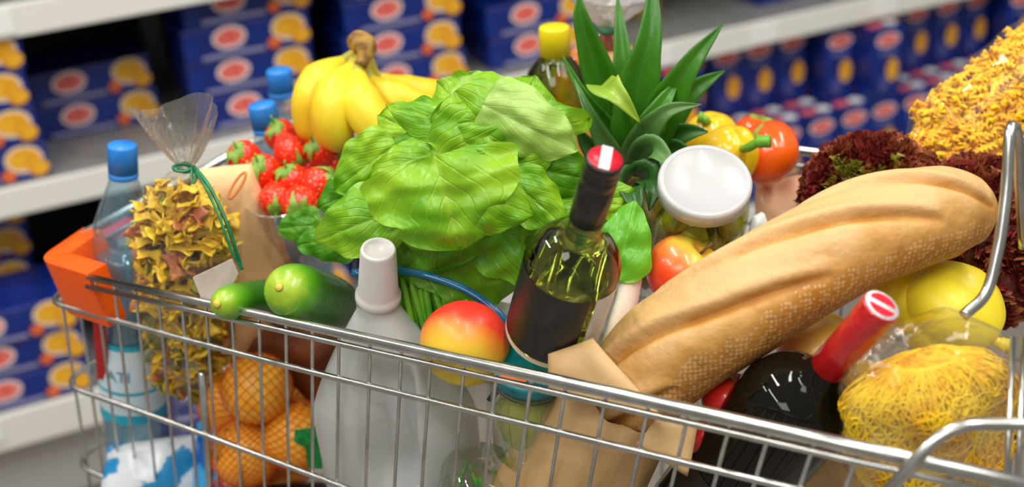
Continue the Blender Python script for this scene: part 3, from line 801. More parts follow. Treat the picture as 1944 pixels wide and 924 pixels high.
# ---- leaves
def leaf_surface(px, py, z, ang, hl, hw, tip=0.0, side=0.0, cup=-.25, ruf=.12, seed=0, lobes=0, fold=0.0, nx=34, ny=40):
    """a salad leaf: centre, direction of its tip in the picture (deg clockwise from up), half length/width in px"""
    a = R(ang); A = (CU * math.cos(a) + CR * math.sin(a)); B = (CR * math.cos(a) - CU * math.sin(a)); Nn = -CF
    # tip > 0 turns the leaf's tip end away from the viewer, side > 0 turns its right edge away
    q = Matrix.Rotation(-R(tip), 3, B); A = q @ A; Nn = q @ Nn
    q = Matrix.Rotation(R(side), 3, A); B = q @ B; Nn = q @ Nn
    HL, HW = S(hl, z), S(hw, z); C = W(px, py, z); s0 = (HL + HW) / 2
    def fn(u, v):
        x = u * 2 - 1; y = v
        # outline: broad round leaf, narrow at the base
        w = (math.sin(math.pi * min(1, y ** .62 * .93 + .07)) ** .55) if y < 1 else 0
        w = max(w, .0)
        w *= 1 + .05 * math.sin(9 * y + seed) + .05 * math.sin(17 * y + 2 * seed)
        if lobes: w *= 1 - .16 * math.exp(-((y - .62) / .05) ** 2) * (1 if x > 0 else .4)
        yy = (y * 2 - 1) + .07 * (1 - x * x) * (y > .5) * (y - .5) * 2
        ex = abs(x); edge = max(ex ** 3, max(0, y - .72) / .28)
        r2 = (x * w) ** 2 + (yy * .9) ** 2
        h = cup * r2 + ruf * edge * math.sin(11 * y + 4 * x * (y - .3) + seed * 2.1) * .6 + ruf * edge * math.sin(23 * y + seed) * .3
        h += .16 * nz((x * w * 1.6, yy * 1.6, seed), 1.5, seed) + .035 * nz((x * w, yy, seed), 4.2, seed + 3)
        h += ruf * ex ** 3 * 1.0 * math.sin(7.5 * y + 2.2 * math.copysign(1, x) + seed * 1.3)
        h += 0 + fold * abs(x) * w - .03 * math.exp(-(x * 9) ** 2)
        return C + A * (yy * HL) + B * (x * w * HW) + Nn * (h * s0)
    return gridsurf(fn, nx, ny)
LET = leafmat('lettuce_leaf', (.17, .47, .010), (.36, .64, .022), (.48, .74, .08), rough=.33, transl=.30, bstr=.8, vein=.6, across=9, along=5, nscale=22)
LETP = leafmat('lettuce_pale_leaf', (.34, .62, .06), (.54, .76, .20), (.62, .80, .30), rough=.35, transl=.3, bstr=.45, vein=.6, across=9, along=5, nscale=22)
LETD = leafmat('lettuce_dark_leaf', (.07, .30, .006), (.18, .46, .014), (.28, .54, .04), rough=.35, transl=.25, bstr=.8, vein=.5, across=9, along=5, nscale=22)
LT = Thing('lettuce', 'large loose head of bright green butter lettuce in the middle of the cart', 'lettuce', W(900, 470, 1.32))
random.seed(21)
# dark closed heart that the leaves grow from
def heart(d):
    p = CR * d.x * .105 + CU * d.y * .075 + CF * d.z * .07; c = W(900, 345, 1.32); q = c + p
    return q + (q - c).normalized() * .012 * nz(q, 22, 3)
LT.part('heart', sphere(heart, 40, 26), mat('lettuce_heart', (.10, .30, .01), (.26, .50, .04), 28, rough=.4, bmp=(60, .8, .006)), world=True)
leaves = [
 # px, py, z, ang, hl, hw, tip, side, cup, ruf, fold, kind
 (850, 390, 1.105, 165, 95, 155, 12, 0, -.34, .10, .0, 0),     # broad front leaf
 (925, 375, 1.112, 110, 95, 80, 10, 0, -.30, .10, .0, 0),
 (690, 320, 1.185, 235, 75, 60, 15, -8, -.28, .12, .0, 0),
 (672, 430, 1.170, 250, 90, 72, 20, 0, -.30, .10, .1, 0),
 (895, 232, 1.160, 265, 85, 62, 10, 12, -.35, .10, .0, 0),
 (1008, 245, 1.150, 115, 100, 72, 10, 10, -.38, .10, .0, 1),
 (760, 395, 1.160, 235, 80, 62, 12, 0, -.3, .10, .0, 0),
 (930, 262, 1.160, 140, 110, 90, 8, 10, -.35, .14, .0, 0),
 (822, 222, 1.175, 290, 95, 52, 10, 20, -.35, .14, .0, 0),
 (880, 300, 1.165, 215, 100, 90, 10, 0, -.30, .12, .1, 0),
 (800, 292, 1.180, 245, 100, 62, 12, 0, -.30, .12, .1, 2),  # middle leaf in shadow, its shade put into the darker green
 (905, 175, 1.215, 340, 60, 70, 25, 0, -.30, .14, .0, 1),
 (1000, 185, 1.215, 20, 58, 80, 25, 0, -.35, .12, .0, 0),
 (1055, 245, 1.180, 75, 78, 58, 15, 20, -.35, .16, .0, 0),
 (860, 190, 1.225, 320, 60, 80, 25, 0, -.3, .14, .0, 0),
 (1020, 385, 1.150, 130, 70, 58, 12, 0, -.30, .18, .0, 0),
 (1060, 330, 1.180, 100, 70, 70, 15, 10, -.3, .16, .0, 2),
 (990, 330, 1.170, 150, 80, 60, 12, 0, -.3, .14, .0, 2),
 (915, 495, 1.185, 160, 92, 150, 12, 0, -.20, .06, .0, 2),
 (1000, 470, 1.175, 125, 95, 90, 12, 0, -.25, .08, .0, 2),
 (790, 480, 1.190, 200, 85, 60, 12, 0, -.25, .08, .0, 2),
 (735, 470, 1.200, 215, 70, 60, 12, 0, -.25, .08, .0, 2),
 (618, 455, 1.230, 260, 62, 48, 12, 0, -.25, .10, .0, 2),
 (565, 430, 1.270, 265, 45, 36, 15, 0, -.2, .10, .0, 2),
 (650, 375, 1.215, 250, 55, 50, 12, 0, -.25, .12, .0, 2),
 (1075, 440, 1.170, 110, 80, 60, 12, 0, -.25, .10, .0, 0),
 (1170, 375, 1.185, 80, 45, 40, 15, 0, -.25, .12, .0, 0),
 (1085, 395, 1.195, 60, 60, 55, 12, 0, -.25, .14, .0, 2),
 (760, 240, 1.230, 300, 60, 60, 20, 0, -.25, .14, .0, 0),
 (950, 210, 1.20, 0, 60, 55, 20, 0, -.3, .16, .2, 1),
 (1000, 290, 1.165, 60, 70, 60, 8, 0, -.3, .16, .0, 0),
 (700, 385, 1.205, 230, 60, 70, 15, 0, -.25, .10, .0, 0),
 (760, 330, 1.172, 250, 70, 60, 12, 0, -.3, .14, .0, 0),
 (840, 450, 1.165, 190, 70, 90, 14, 0, -.25, .10, .0, 2),
]
LETM = [LET, LETP, LETD]
for i, (px, py, z, an, hl, hw, ti, si, cu, ru, fo, k) in enumerate(leaves):
    o = LT.part('leaf', leaf_surface(px, py, z, an, hl, hw, ti, si, cu, ru, i * 1.37, lobes=(i in (0, 4)), fold=fo), LETM[k], world=True)

# ---- bok choy leaf and white stalk
BK = Thing('bok_choy', 'white-stalked bok choy with one round green leaf beside the dark-capped wine bottle', 'cabbage', W(1160, 700, 1.17))
BK.part('leaf', leaf_surface(1188, 455, 1.135, 15, 78, 58, 10, 0, -.2, .08, 5, nx=20, ny=24), leafmat('bok_choy_leaf', (.13, .50, .02), (.22, .64, .03), (.32, .70, .10), rough=.3, transl=.3, bstr=.3, vein=.5, across=6, along=4), world=True)
st = [W(1196, 525, 1.15), W(1190, 570, 1.145), W(1172, 620, 1.14), W(1150, 680, 1.14), W(1140, 720, 1.15)]
BK.part('stalk', tube(cr_spline(st, 6), [S(q, 1.14) for q in np.linspace(34, 20, 25)], 20, flat=.55), mat('bok_choy_stalk', (.80, .70, .62), (.90, .84, .78), 40, rough=.35, stretch=(1, 1, .3), bmp=(60, .3, .002)), world=True)

# ---- cucumbers
CUC = ramp_mat('cucumber_skin', [(0, (.02, .10, .008)), (.78, (.03, .17, .006)), (.90, (.12, .38, .012)), (1, (.48, .60, .04))], axis=2, lo=-.10, hi=.078, nz=.14, nscale=16, rough=.3, streak=(3, 3, .4), coat=.2, bmp=(180, .3, .0015))
def cucumber(m, r, L_, lab):
    t = Thing('cucumber', lab, 'cucumber', m, 'cucumbers by the near rail')
    v, f = sphere(lambda d: Vector((0, 0, 0)), 40, 30) if False else ([], [])
    prof = []
    for i in range(31):
        q = i / 30; z = -L_ / 2 + L_ * q; e = 1 - abs(2 * q - 1) ** (5 if q > .5 else 4)
        prof.append((max(r * e ** .5, .0), z))
    t.part('cucumber_body', lathe(prof, 40), CUC)
    t.part('blossom_end', lathe([(.0045, L_ / 2 - .0012), (.003, L_ / 2 + .0006), (0, L_ / 2 + .001)], 12), mat('cucumber_tip', (.65, .55, .08), rough=.7)); return t
c0 = W(552, 552, 1.205); c1 = W(640, 580, 1.30)
cucumber(frame((c0 + c1) / 2, c0 - c1), .0280, .150, 'thick green cucumber with its pale star-marked end facing out')
c0 = W(432, 574, 1.225); c1 = W(545, 560, 1.33)
cucumber(frame((c0 + c1) / 2, c0 - c1), .0185, .150, 'slimmer dark green cucumber just left of the thick one')

# ---- white jug
JUG = mat('white_jug_plastic', (.55, .57, .56), (.60, .62, .61), 10, rough=.38, trans=0, sss=.0)
JUGC = mat('white_cap_plastic', (.66, .62, .60), rough=.35)
jt, jb = W(718, 458, 1.075), W(716, 573, 1.115)
jd = (jt - jb).normalized(); jbase = W(782, 1010, 1.385)
jm = frame(jbase, W(720, 575, 1.190) - jbase) @ Matrix.Rotation(R(-22), 4, 'Z'); JL = (W(720, 575, 1.190) - jbase).length
t = Thing('jug', 'white plastic jug with tall white screw cap standing against the near side', 'jug', jm)
t.part('jug_cap', xf(lathe([(.0195, 0), (.0205, .002), (.0205, .007), (.0190, .009), (.0180, .012), (.0155, .058), (.0145, .0605), (.0125, .0605), (.0120, .0585), (0, .0585)], 44), jm.inverted() @ frame(W(718, 568, 1.19), W(718, 450, 1.14) - W(718, 568, 1.19)) @ Matrix.Scale(1.03, 4)), JUGC)
def jugfn(u, v):
    a = 2 * math.pi * u; z = v * (JL + .004)
    tt = v
    w = .080 if tt < .55 else .080 - (.080 - .0185) * min(1, ((tt - .55) / .42)) ** 1.25
    d = .045 if tt < .6 else .045 - (.045 - .0185) * min(1, ((tt - .6) / .37)) ** 1.3
    if tt < .03: w *= .9 + tt * 3.3; d *= .9 + tt * 3.3
    e = .55 if tt < .8 else .55 + .45 * (tt - .8) / .2
    c, s = math.cos(a), math.sin(a)
    x = abs(c) ** e * (1 if c > 0 else -1) * w; y = abs(s) ** e * (1 if s > 0 else -1) * d
    if s < 0:   # hand hollow on the face towards the aisle
        hx, hz = x - .020, (z - JL * .60)
        hx = x - .014; q = math.exp(-((hx / .026) ** 6 + (hz / .072) ** 6)); y += .030 * q
        q = math.exp(-(((x - .016) / .007) ** 2 + ((z - JL * .60) / .060) ** 4)); y -= .013 * q
    x += -.006 * max(0, tt - .55)
    return Vector((x, y, z))
g = gridsurf(jugfn, 96, 70, True); bn = len(g[0]); t.part('jug_body', (g[0], g[1] + [tuple(range(96))], g[2]), JUG)
tri = fillet([Vector((.034, -.0462, .135)), Vector((.066, -.0462, .135)), Vector((.052, -.0462, .115))], .006, 4, True)
t.part('embossed_triangle', tube(tri, .0012, 6, closed=True), JUG)

# ---- apples
def apple_mesh(r, seed=0, el=.92):
    def fn(d):
        ph = math.atan2(d.z, math.hypot(d.x, d.y)); k = 1 - .16 * max(0, (abs(ph) / 1.5708)) ** 8 * 1.0
        rr = r * (1 + .03 * nz(d, 1.3, seed)) * (1 + .05 * d.z)
        dimp = math.exp(-((math.hypot(d.x, d.y)) / .26) ** 2)
        z = d.z * rr * el - (math.copysign(1, d.z) * dimp * r * (.26 if d.z > 0 else .15))
        return Vector((d.x * rr, d.y * rr, z))
    return sphere(fn, 44, 34)
APM = [ramp_mat('apple_skin_mango_red', [(0, (.80, .62, .03)), (.30, (.86, .58, .04)), (.48, (.90, .30, .03)), (.64, (.85, .05, .02)), (1, (.78, .02, .02))], axis=2, lo=-.040, hi=.040, nz=.34, nscale=14, rough=.38, streak=(1, 1, .5), coat=.08),
       ramp_mat('apple_skin_streaked', [(0, (.75, .03, .010)), (.66, (.82, .07, .015)), (.84, (.86, .22, .03)), (.95, (.80, .48, .05)), (1, (.62, .55, .05))], axis=2, lo=-.045, hi=.030, nz=.45, nscale=12, rough=.28, streak=(2.5, 2.5, .4), coat=.25),
       ramp_mat('apple_skin_coral', [(0, (.85, .10, .02)), (.5, (.88, .14, .04)), (1, (.88, .34, .06))], axis=2, lo=-.04, hi=.04, nz=.5, nscale=18, rough=.32, coat=.2),
       ramp_mat('apple_skin_blush_yellow', [(0, (.80, .55, .06)), (.5, (.88, .50, .08)), (1, (.90, .32, .14))], axis=0, lo=-.04, hi=.04, nz=.5, nscale=14, rough=.32, coat=.2),
       ramp_mat('apple_skin_deep_red', [(0, (.35, .008, .008)), (.6, (.55, .015, .01)), (1, (.80, .20, .03))], axis=2, lo=-.04, hi=.05, nz=.4, nscale=14, rough=.28, coat=.3)]
STEM = mat('apple_stem', (.12, .06, .02), (.2, .1, .03), 60, rough=.8)
def apple(px, py, z, rpx, k, lab, ang=0, tilt=0, roll=0, el=.92, leafy=False):
    r = S(rpx, z); t = Thing('apple', lab, 'apple', cf_frame(px, py, z, ang, tilt, roll), 'apples in the cart')
    t.part('fruit', apple_mesh(r, k + rpx, el), APM[k])
    t.part('stem', tube([(0, 0, r * .55), (r * .03, 0, r * .85), (r * .12, r * .03, r * 1.13)], [.0011, .0013, .0018], 7), STEM)
    return t
apple(882, 655, 1.150, 86, 0, 'red and yellow apple resting on the rail beside the white jug', 14, -28, 30, .93)
apple(1296, 518, 1.165, 74, 1, 'streaked red apple with brown stem upright below the white-lidded jar', 38, 28, 40)
apple(1222, 634, 1.165, 56, 2, 'coral red apple between the white stalk and the baguette', -20, 10, 20)
apple(1552, 662, 1.155, 78, 3, 'pinkish yellow apple peeking out beneath the baguette', 160, -30, 10)
apple(1630, 748, 1.20, 70, 3, 'shaded yellow apple behind the neck of the red-capped bottle', 130, -20, 60)
apple(1440, 800, 1.245, 70, 2, 'shaded coral apple between the paper sleeve and the dark bottle', 100, -20, 60)
apple(1388, 762, 1.110, 58, 4, 'dark red apple left of the red-capped bottle, above the rail', 20, 20, 10)
apple(1348, 838, 1.120, 46, 4, 'deep red apple seen through the wires below the rail', 20, -20, 50)
apple(455, 935, 1.45, 52, 4, 'dark red apple below the netted oranges', 0, 20, 50)
EG = mat('aubergine_skin', (.010, .003, .02), (.02, .006, .03), 10, rough=.2, coat=.4)
t = Thing('aubergine', 'glossy dark aubergine lying under the netted oranges', 'aubergine', frame(W(560, 975, 1.44), CR + CU * .1))
t.part('fruit', lathe([(0, -.09), (.022, -.084), (.034, -.06), (.037, -.02), (.033, .03), (.022, .07), (.012, .085), (0, .09)], 36), EG)
t.part('calyx', lathe([(.023, .070), (.014, .088), (.005, .094), (.004, .112), (0, .113)], 9), LETD)

# ---- oranges in a net
ORM = mat('orange_peel', (.95, .40, .015), (.97, .52, .05), 25, rough=.42, bmp=(420, .35, .0012), coat=.15)
def orange_fruit():
    t = Thing('orange', 'x', 'orange', Matrix.Identity(4))
    t.part('peel', sphere(lambda d: d * .0375 * (1 - .03 * abs(d.z) ** 3 + .01 * nz(d, 2, 2)), 40, 28), ORM)
    t.part('navel', lathe([(.0032, .0358), (.0028, .0366), (.001, .0370), (0, .0372)], 8), mat('orange_navel', (.12, .16, .03), rough=.8)); return t.o
OF = orange_fruit()
ospots = [(488, 738, 1.385, 'top left of the netted oranges'), (565, 828, 1.40, 'right one of the netted oranges next to the green tag'), (468, 858, 1.41, 'lower left of the netted oranges'), (440, 765, 1.45, 'half hidden at the left behind the top one'),
          (560, 745, 1.47, 'shaded one behind the net at the right'), (520, 905, 1.47, 'bottom one in the orange net')]
for (px, py, z, lab) in ospots:
    place(OF, cf_frame(px, py, z, random.uniform(-60, 60), random.uniform(-20, 40)), 'orange in the red net, ' + lab, 'oranges in the red net')
NETM = mat('net_red_orange', (.80, .12, .01), rough=.5)
oc = [W(px, py, z) for (px, py, z, l) in ospots]
nc = sum(oc, Vector()) / len(oc); nc = nc - CF * .0
def netfn(u, v):
    a = 2 * math.pi * u; ph = math.pi * (v - .5) * .985
    d = (CR * math.cos(a) * math.cos(ph) + CF * math.sin(a) * math.cos(ph) + CU * math.sin(ph)).normalized()
    best = 0
    for c in oc:
        w = c - nc; b = d.dot(w); disc = b * b - w.length_squared + .0388 ** 2
        if disc > 0: best = max(best, b + math.sqrt(disc))
        else:
            pr = max(0, b); dist = (w - d * pr).length; best = max(best, pr * max(0, 1 - (dist - .0388) * 12))
    if v > .93: best = best * (1 - (v - .93) / .07 * .2)
    return nc + d * max(best, .03)
NU, NV = 84, 54
gv = gridsurf(netfn, NU, NV, True)[0]
ed = []
for j in range(0, NV):
    for i in range(NU):
        if (i + j) % 2 == 0:
            ed.append((j * NU + i, (j + 1) * NU + (i + 1) % NU)); ed.append((j * NU + i, (j + 1) * NU + (i - 1) % NU))
vs, fs = [], []
for a_, b_ in ed:
    g = tube([gv[a_], gv[b_]], .00042, 3, caps=False); n0 = len(vs); vs += g[0]; fs += [tuple(i + n0 for i in q) for q in g[1]]
NT = Thing('net_bag', 'red-orange mesh net bag gathered around the oranges', 'net bag', W(510, 930, 1.43))
NT.part('net', (vs, fs), NETM, world=True)
GT = mat('green_tag', (.0, .18, .03), (.0, .30, .06), 160, rough=.5)
gt = [W(560, 815, 1.355), W(592, 812, 1.352), W(605, 800, 1.352), W(612, 812, 1.352), W(612, 890, 1.375), W(585, 888, 1.375), W(580, 850, 1.36), W(558, 838, 1.357)]
n_ = len(gt); NT.part('tag', (gt + [p + CF * .0012 for p in gt], [tuple(range(n_)), tuple(reversed(range(n_, 2 * n_)))] + [(i, i + n_, (i + 1) % n_ + n_, (i + 1) % n_) for i in range(n_)]), GT, world=True, smooth=False, label='green plastic net tag')
# dark crate of grapes-like tray behind
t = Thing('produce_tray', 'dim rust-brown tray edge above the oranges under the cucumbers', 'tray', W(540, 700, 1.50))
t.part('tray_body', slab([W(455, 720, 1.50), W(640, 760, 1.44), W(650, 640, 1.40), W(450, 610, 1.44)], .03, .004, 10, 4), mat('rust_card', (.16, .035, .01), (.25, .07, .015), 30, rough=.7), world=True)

# ---- blue and white soft packs, lower left
def softpack(lab, corners, c1, c2, nm, seed, bulge=.02, name='milk_pouch', cat='pouch', scale=18, lo=.45, hi=.5):
    t = Thing(name, lab, cat, Vector(corners[0]))
    t.part('pouch_body', slab(corners, .012, bulge, 16, seed, .004), mat(nm, c1, c2, scale, rough=.25, lo=lo, hi=hi, bmp=(30, .6, .006)), world=True); return t
softpack('white and blue soft pouch lying under the water bottle', [W(190, 960, 1.47), W(400, 1000, 1.50), W(392, 822, 1.50), W(200, 842, 1.50)], (.75, .80, .84), (.02, .28, .60), 'pouch_white_blue', 2, scale=22, lo=.52, hi=.56)
softpack('bright blue glossy pouch between the white pouch and the oranges', [W(360, 985, 1.47), W(470, 980, 1.47), W(440, 800, 1.49), W(372, 800, 1.50)], (.0, .13, .55), (.05, .40, .80), 'pouch_blue', 5, scale=20)
softpack('violet-blue crinkled pouch beneath the bow pasta bag', [W(270, 880, 1.56), W(440, 880, 1.56), W(430, 740, 1.56), W(290, 740, 1.56)], (.08, .10, .35), (.25, .25, .50), 'pouch_violet', 6, scale=16)

# ---- pack of green beans with blue edge
t = Thing('bean_pack', 'pack of thin green beans with a blue curved edge under the lettuce', 'packet', W(840, 660, 1.24))
bc = [W(745, 700, 1.24), W(985, 720, 1.22), W(985, 590, 1.20), W(690, 520, 1.205)]
BG = mat('bean_green', (.10, .42, .02), (.22, .60, .04), 30, rough=.35, bmp=(40, .4, .003))
t.part('pack_back', slab([W(760, 720, 1.27), W(975, 730, 1.25), W(985, 580, 1.23), W(700, 515, 1.235)], .012, .002, 8, 2), mat('pack_pale', (.62, .66, .62), (.70, .74, .70), 12, rough=.4), world=True)
for k in range(30):
    q = k / 29; p1 = W(752 + 160 * q, 522 + 55 * q + 0 * math.sin(k), 1.205 + .008 * math.sin(k * 2.3)); p2 = W(800 + 150 * q, 715, 1.245 + .008 * math.sin(k * 2.3))
    t.part('green_bean', tube(cr_spline([p1, p1.lerp(p2, .5) - CF * (.004 + .002 * math.sin(k * 5)) + CR * .003 * math.sin(k * 3), p2], 5), [.0018] + [.0032] * 9 + [.0016], 8), BG, world=True)
BLUE = mat('blue_trim', (.003, .06, .16), (.008, .20, .42), 20, rough=.2)
t.part('blue_edge', tube(cr_spline([W(668, 518, 1.20), W(745, 512, 1.195), W(815, 524, 1.185), (W(880, 548, 1.175)), W(935, 585, 1.165), W(968, 625, 1.165), W(975, 690, 1.17), W(930, 760, 1.19)], 8), .0036, 10, flat=.5), BLUE, world=True)

# ---- white wine bottle and its stand-in neighbours
WG = glassmat('olive_wine_glass', (.78, .84, .30), .30, (.50, .60, .12))
BLK = mat('black_label', (.008, .007, .007), (.014, .012, .012), 40, rough=.35)
CREAM = mat('label_cream_edge', (.70, .60, .45), rough=.4)
wt, wb = W(1149, 302, .985), W(1046, 634, 1.135)
wm = frame(wb, wt - wb); WL = (wt - wb).length
def yaw_to_cam(m):   # turn about the bottle's own axis so -y faces the viewer
    return m
t = Thing('wine_bottle', 'green-glass white wine bottle with black screw cap and black label', 'wine bottle', wm)
rb = .0405
prof = [(0, .004), (.030, .0), (rb - .004, 0), (rb - .001, .002)] + smooth_prof([(rb, .006), (rb, WL * .25), (rb, WL * .43), (rb - .003, WL * .50), (rb - .010, WL * .555), (rb - .0195, WL * .60), (.0150, WL * .64), (.0136, WL * .68), (.0130, WL * .80), (.0125, WL * .99)]) + [(0, WL * .99)]
t.part('glass_body', lathe(prof, 64), WG)
k0 = WL * .69
t.part('cap_sleeve', lathe([(.0138, k0), (.0147, k0 + .001), (.0147, WL * .875), (.0139, WL * .88), (.0147, WL * .885), (.0147, WL * .93), (.0141, WL * .935), (.0149, WL * .94), (.0149, WL * .955), (.0143, WL * .96), (.0150, WL * .966), (.0150, WL * .995), (.0146, WL), (.0120, WL + .0002), (0, WL + .0002)], 56), mat('black_capsule', (.012, .010, .010), (.02, .016, .016), 60, rough=.32), label='black ribbed screw cap sleeve')
capo = t.part('cap_disc', lathe([(.0135, WL + .0001), (.0135, WL + .0010), (0, WL + .0010)], 40), mat('capsule_red', (.70, .01, .03), rough=.3), label='red disc on top of the cap')
o = link_mesh('cap_stripe', *box(0, 0, WL + .0014, .0085, .0262, .0010), mat('capsule_white', (.85, .83, .82), (.6, .6, .6), 400, rough=.4), capo, smooth=False)
def arc_label(r, z0, z1, a0, a1, n=40):
    v, f = [], []
    for j, z in enumerate((z0, z1)):
        for i in range(n + 1):
            a = R(a0 + (a1 - a0) * i / n) - math.pi / 2; v.append((r * math.cos(a), r * math.sin(a), z))
    for i in range(n): f.append((i, i + 1, n + 2 + i, n + 1 + i))
    return v, f
t.part('label', arc_label(rb + .0006, WL * .045, WL * .43, -105, 30), BLK, label='plain black paper label')
t.part('label_edge', arc_label(rb + .0005, WL * .015, WL * .04, -100, 60), CREAM)
t.part('back_label', arc_label(rb + .0006, WL * .10, WL * .43, 38, 75), mat('label_grey_white', (.60, .57, .55), (.72, .7, .68), 90, rough=.5))

# jar with teal lid under it
JG = film('clear_jar_glass', (.93, .96, .88), .05, .5, .02, 10, .05, .001)
TEAL = mat('teal_lid', (.0, .17, .22), (.005, .24, .28), 30, rough=.3)
JH = .100; jax = (UP - CF * .20 + CR * .04).normalized(); jm2 = frame(W(1012, 692, 1.135) - jax * JH, jax)
t = Thing('pickle_jar', 'glass jar of pale green pickles with a teal lid under the wine bottle', 'jar', jm2)
t.part('jar_glass', lathe([(0, 0), (.034, 0), (.039, .006), (.039, JH * .8), (.036, JH * .9), (.033, JH * .93), (.033, JH)], 48), JG)
t.part('pickles', sphere(lambda d: Vector((d.x * .035, d.y * .035, JH * .43 + d.z * .040)) * 1.0 + Vector((0, 0, 0)) + d * .004 * nz(d, 4, 3), 30, 20), mat('pickle_green', (.35, .38, .03), (.50, .50, .06), 30, rough=.3, bmp=(40, .8, .006)))
t.part('lid', lathe([(.0350, JH - .010), (.0365, JH - .009), (.0365, JH - .001), (.0355, JH + .001), (.0320, JH + .0015), (.0310, JH + .0005), (0, JH + .0005)], 48), TEAL)
t.part('lid_picture', xf(ellipse(0, 0, .013, .009, 0), Matrix.Translation((-.017, -.018, JH + .0016)) @ Matrix.Rotation(R(-90), 4, 'X')), PICO, smooth=False, label='orange-red picture on the lid')
for q in (.012, .016):
    t.part('thread_ring', tube([(math.cos(i * .26) * .0345, math.sin(i * .26) * .0345, JH - q) for i in range(24)], .0009, 6, closed=True), mat('dark_ring', (.03, .05, .02), rough=.3))
# herb jar below
t = Thing('herb_jar', 'clear jar with bright green dill standing below the pickle jar', 'jar', frame(W(925, 1040, 1.27), UP - CF * .2))
t.part('jar_glass', lathe([(0, 0), (.036, 0), (.040, .006), (.040, .085), (.036, .10), (.034, .11)], 40), JG)
random.seed(5); gs = []
for k in range(70):
    a = random.uniform(0, 6.28); r_ = random.uniform(.005, .030); p = Vector((math.cos(a) * r_, math.sin(a) * r_, .02)); q = p + Vector((random.gauss(0, .006), random.gauss(0, .006), random.uniform(.03, .085)))
    gs.append(tube(cr_spline([p, (p + q) / 2 + Vector((random.gauss(0, .005), random.gauss(0, .005), 0)), q], 3), .0011, 4))
o = t.part('dill', join(*gs), mat('dill_green', (.03, .35, .01), (.12, .55, .02), 60, rough=.4)); o['kind'] = 'stuff'

# ---- pineapple
PIN = leafmat('pineapple_leaf', (.028, .15, .005), (.055, .24, .008), (.10, .32, .03), rough=.32, transl=.15, vein=.35, bstr=.3, across=0, along=.5)
PINY = leafmat('pineapple_leaf_light', (.22, .42, .03), (.40, .55, .05), (.45, .60, .10), rough=.32, transl=.15, vein=.3, bstr=.3, across=0, along=.5)
PINS = leafmat('pineapple_leaf_silver', (.06, .18, .03), (.14, .28, .07), (.3, .45, .2), rough=.4, transl=.12, vein=.3, bstr=.3, across=0, along=.5)
PB = W(1205, 335, 1.30)
PA = Thing('pineapple', 'pineapple with a tall crown of pointed green leaves behind the wine bottle', 'pineapple', W(1215, 520, 1.40))
def straplet(pts, wpx, seed=0, fold=.45, facing=None, nseg=14):
    P = cr_spline([W(*p) for p in pts], 8); m = len(P); v, uv = [], []
    acc = 6
    for i, p in enumerate(P):
        t_ = i / (m - 1); tan = (P[min(i + 1, m - 1)] - P[max(i - 1, 0)]).normalized(); view = (facing or -CF)
        side = tan.cross(view).normalized(); nn = side.cross(tan)
        if nn.dot(-CF) < 0: nn = -nn
        w = S(wpx * 1.15, 1.25) * (.80 + .20 * math.sin(math.pi * min(1, t_ * 1.8))) * (1 - t_ ** 2.2) + .0004
        for k in range(acc + 1):
            x = k / acc * 2 - 1
            v.append(p + side * x * w - nn * (1 - abs(x)) * w * fold); uv.append((k / acc, t_))
    f = [(i * (acc + 1) + k, i * (acc + 1) + k + 1, (i + 1) * (acc + 1) + k + 1, (i + 1) * (acc + 1) + k) for i in range(m - 1) for k in range(acc)]
    return v, f, uv
pl = [([(1200, 300, 1.27), (1212, 170, 1.25), (1235, 60, 1.24), (1240, -60, 1.25)], 39, 0),
      ([(1190, 300, 1.29), (1150, 180, 1.27), (1120, 90, 1.25), (1103, 30, 1.24), (1100, -12, 1.24)], 31, 0),
      ([(1195, 300, 1.31), (1188, 170, 1.30), (1180, 80, 1.30), (1172, -10, 1.31)], 27, 0),
      ([(1215, 300, 1.27), (1262, 205, 1.24), (1312, 120, 1.22), (1372, 46, 1.22)], 34, 0),
      ([(1225, 300, 1.30), (1275, 215, 1.29), (1325, 165, 1.28), (1376, 134, 1.28)], 30, 0),
      ([(1190, 315, 1.25), (1225, 255, 1.215), (1268, 210, 1.20), (1332, 198, 1.20)], 23, 2),
      ([(1185, 300, 1.28), (1160, 250, 1.26), (1108, 180, 1.25), (1068, 105, 1.25)], 17, 0),
      ([(1180, 320, 1.25), (1150, 275, 1.23), (1120, 215, 1.22), (1090, 150, 1.23)], 18, 2),
      ([(1138, 152, 1.235), (1150, 160, 1.20), (1180, 188, 1.19), (1216, 234, 1.20)], 27, 1),
      ([(1205, 320, 1.24), (1232, 280, 1.20), (1262, 300, 1.18), (1258, 335, 1.18)], 24, 2),
      ([(1225, 310, 1.29), (1270, 265, 1.28), (1310, 250, 1.27), (1345, 250, 1.27)], 27, 3),
      ([(1195, 330, 1.27), (1185, 260, 1.24), (1178, 200, 1.23), (1172, 170, 1.235)], 26, 0),
      ([(1175, 330, 1.28), (1140, 300, 1.27), (1112, 270, 1.27), (1095, 240, 1.27)], 25, 3),
      ([(1210, 345, 1.24), (1225, 330, 1.21), (1240, 360, 1.19), (1232, 400, 1.19)], 26, 3),
      ([(1200, 350, 1.24), (1195, 345, 1.20), (1205, 380, 1.18), (1215, 420, 1.18)], 28, 3),
      ([(1225, 330, 1.29), (1275, 290, 1.28), (1300, 290, 1.27), (1330, 300, 1.27)], 25, 3),
      ([(1210, 310, 1.25), (1235, 240, 1.23), (1262, 190, 1.23), (1290, 150, 1.24)], 26, 0)]
PIND = leafmat('pineapple_leaf_dark', (.02, .10, .012), (.04, .17, .02), (.08, .22, .04), rough=.35, transl=.1, vein=.3, bstr=.3, across=0, along=.5)
for i, (p, w, k) in enumerate(pl):
    o = PA.part('crown_leaf', straplet(p, w, i), [PIN, PINY, PINS, PIND][k], world=True); solid(o, .0012)
